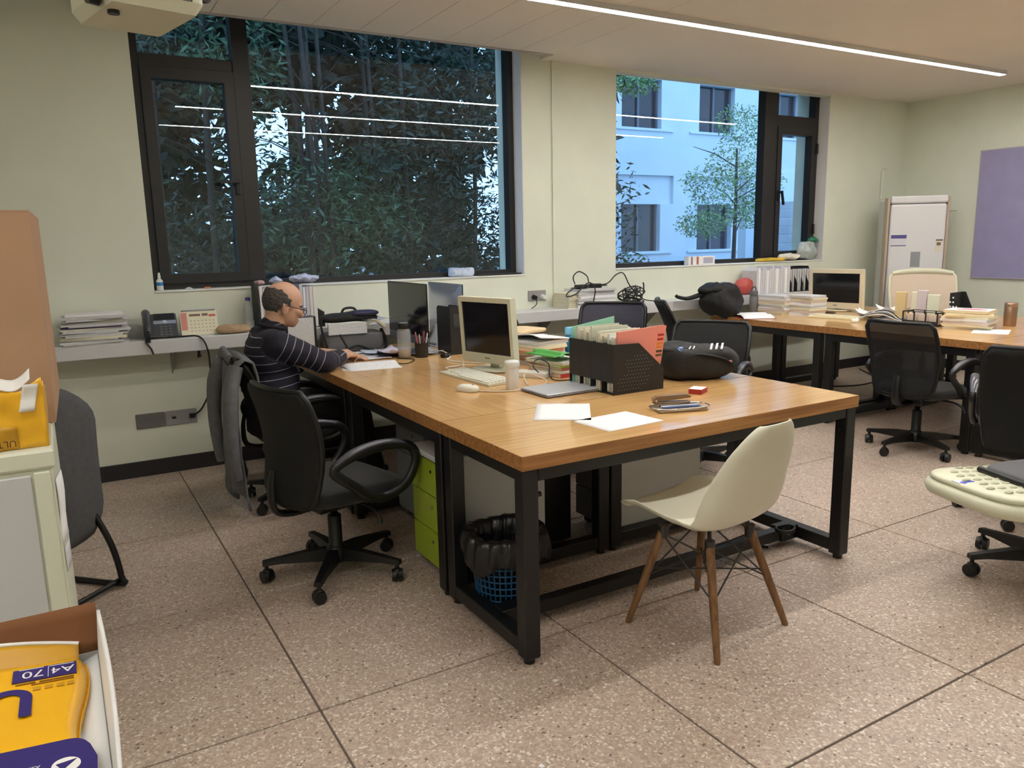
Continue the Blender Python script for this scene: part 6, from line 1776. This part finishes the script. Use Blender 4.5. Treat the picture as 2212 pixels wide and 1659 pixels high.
def top(u, v):
    x = -.108 + .216 * u; y = -.155 + .310 * v
    e = min(1, (1 - u) / .06); e2 = min(1, u / .06)
    z = TT * (1 - (1 - e) ** 2 * .5) * (1 - (1 - e2) ** 2 * .5) + .0015 * noise.noise(Vector((x * 22, y * 16, 1)))
    x += .006 * math.sin(v * 8 + 1) * (u ** 3) - .004 * u ** 3
    return (x, y, z)
obj('wrapper', MB().sheet(top, 40, 30, .002), M_yel, rm)
obj('wrapper_side', MB().sheet(lambda u, v: (top(1, u)[0] + .001, top(1, u)[1], -.025 + v * (top(1, u)[2] + .026)), 30, 4, .001), M_yel, rm)
obj('sheets', MB().box(-.104, .100, -.150, .150, -.028, .008), M_paper, rm)
obj('lip', MB().sheet(lambda u, v: (-.10 + .20 * u, .150 + .035 * v + .006 * math.sin(PI * u), .016 + .022 * math.sin(PI * (.25 + .6 * u)) * v), 20, 5, .0015), M_gold, rm)
obj('lip_edge', MB().tube([(-.10 + .20 * i / 20, .186 + .006 * math.sin(PI * i / 20), .016 + .022 * math.sin(PI * (.25 + .6 * i / 20))) for i in range(21)], .0028, 6), M_wpr, rm)
ztx = TT + .0022
def flat(name, mb, m, par=None): return obj(name, mb, m, par or rm)
# printing on the top of the ream: read from the far side
flat('label_panel', MB().box(.030, .097, .110, .141, ztx - .0016, ztx), M_ind)
T180 = lambda x, y: tr(x, y, ztx + .0004) @ rot('Z', 180)
text_mesh('lettering', 'A4', .022, M_wpr, rm, T180(.082, .125))
text_mesh('lettering', '70', .024, M_wpr, rm, T180(.051, .125))
flat('label_line', MB().box(.0665, .0672, .112, .139, ztx, ztx + .0005).box(.068, .094, .1375, .1385, ztx, ztx + .0005).box(.036, .062, .1382, .1392, ztx, ztx + .0005), M_wpr)
flat('small_print', MB().box(.034, .054, .1035, .1055, ztx - .0012, ztx).box(.058, .094, .1035, .105, ztx - .0012, ztx).box(.05, .094, .0985, .1, ztx - .0012, ztx), mat('print_brown', (150, 104, 24), .5))
flat('small_print', MB().box(.052, .060, .084, .092, ztx - .0014, ztx - .0002).box(.064, .072, .084, .092, ztx - .0014, ztx - .0002).box(.076, .084, .084, .092, ztx - .0014, ztx - .0002).box(.087, .094, .084, .092, ztx - .0014, ztx - .0002), mat('print_ochre', (190, 140, 24), .5))
u_ = MB()
cx, cy, ro, ri = .028, .060, .024, .012
arc = [(cx + ro * math.cos(a), cy + .01 + ro * math.sin(a)) for a in [PI * i / 14 for i in range(15)]]
inn = [(cx + ri * math.cos(a), cy + .01 + ri * math.sin(a)) for a in [PI * i / 14 for i in range(14, -1, -1)]]
poly = [(cx + ro, cy - .032)] + arc + [(cx - ro, cy - .032), (cx - ri, cy - .032)] + inn + [(cx + ri, cy - .032)]
n_ = len(poly)
quads = []
outer = [(cx + ro, cy - .032)] + arc + [(cx - ro, cy - .032)]
inner = [(cx + ri, cy - .032)] + inn[::-1] + [(cx - ri, cy - .032)]
vs = [(x, y, ztx) for x, y in outer] + [(x, y, ztx) for x, y in inner]
L_ = len(outer)
u_.add(vs, [(i, i + 1, L_ + i + 1, L_ + i) for i in range(L_ - 1)])
flat('big_letter', u_, M_ind)
pan = [(-.108, -.158), (.112, -.158), (.114, -.08), (.108, -.055)] + [(.088 + .018 * math.cos(R(a)), -.055 + .018 * math.sin(R(a))) for a in (30, 50, 70, 90)] + [(-.108, -.037)]
flat('indigo_panel', MB().prism(pan, ztx - .0014, ztx - .0002), M_ind)
flat('emblem', MB().cyl((.086, -.085, ztx - .0002), (.086, -.085, ztx + .0004), .013, n=28), M_wpr)
flat('emblem_mark', MB().prism([(.0955, -.078), (.077, -.082), (.083, -.094)], ztx + .0004, ztx + .0009), M_ind)
text_mesh('lettering', '亚太森博', .0125, M_wpr, rm, T180(.044, -.090))
text_mesh('lettering', 'ASIA SYMBOL', .0065, M_wpr, rm, T180(.044, -.0775))
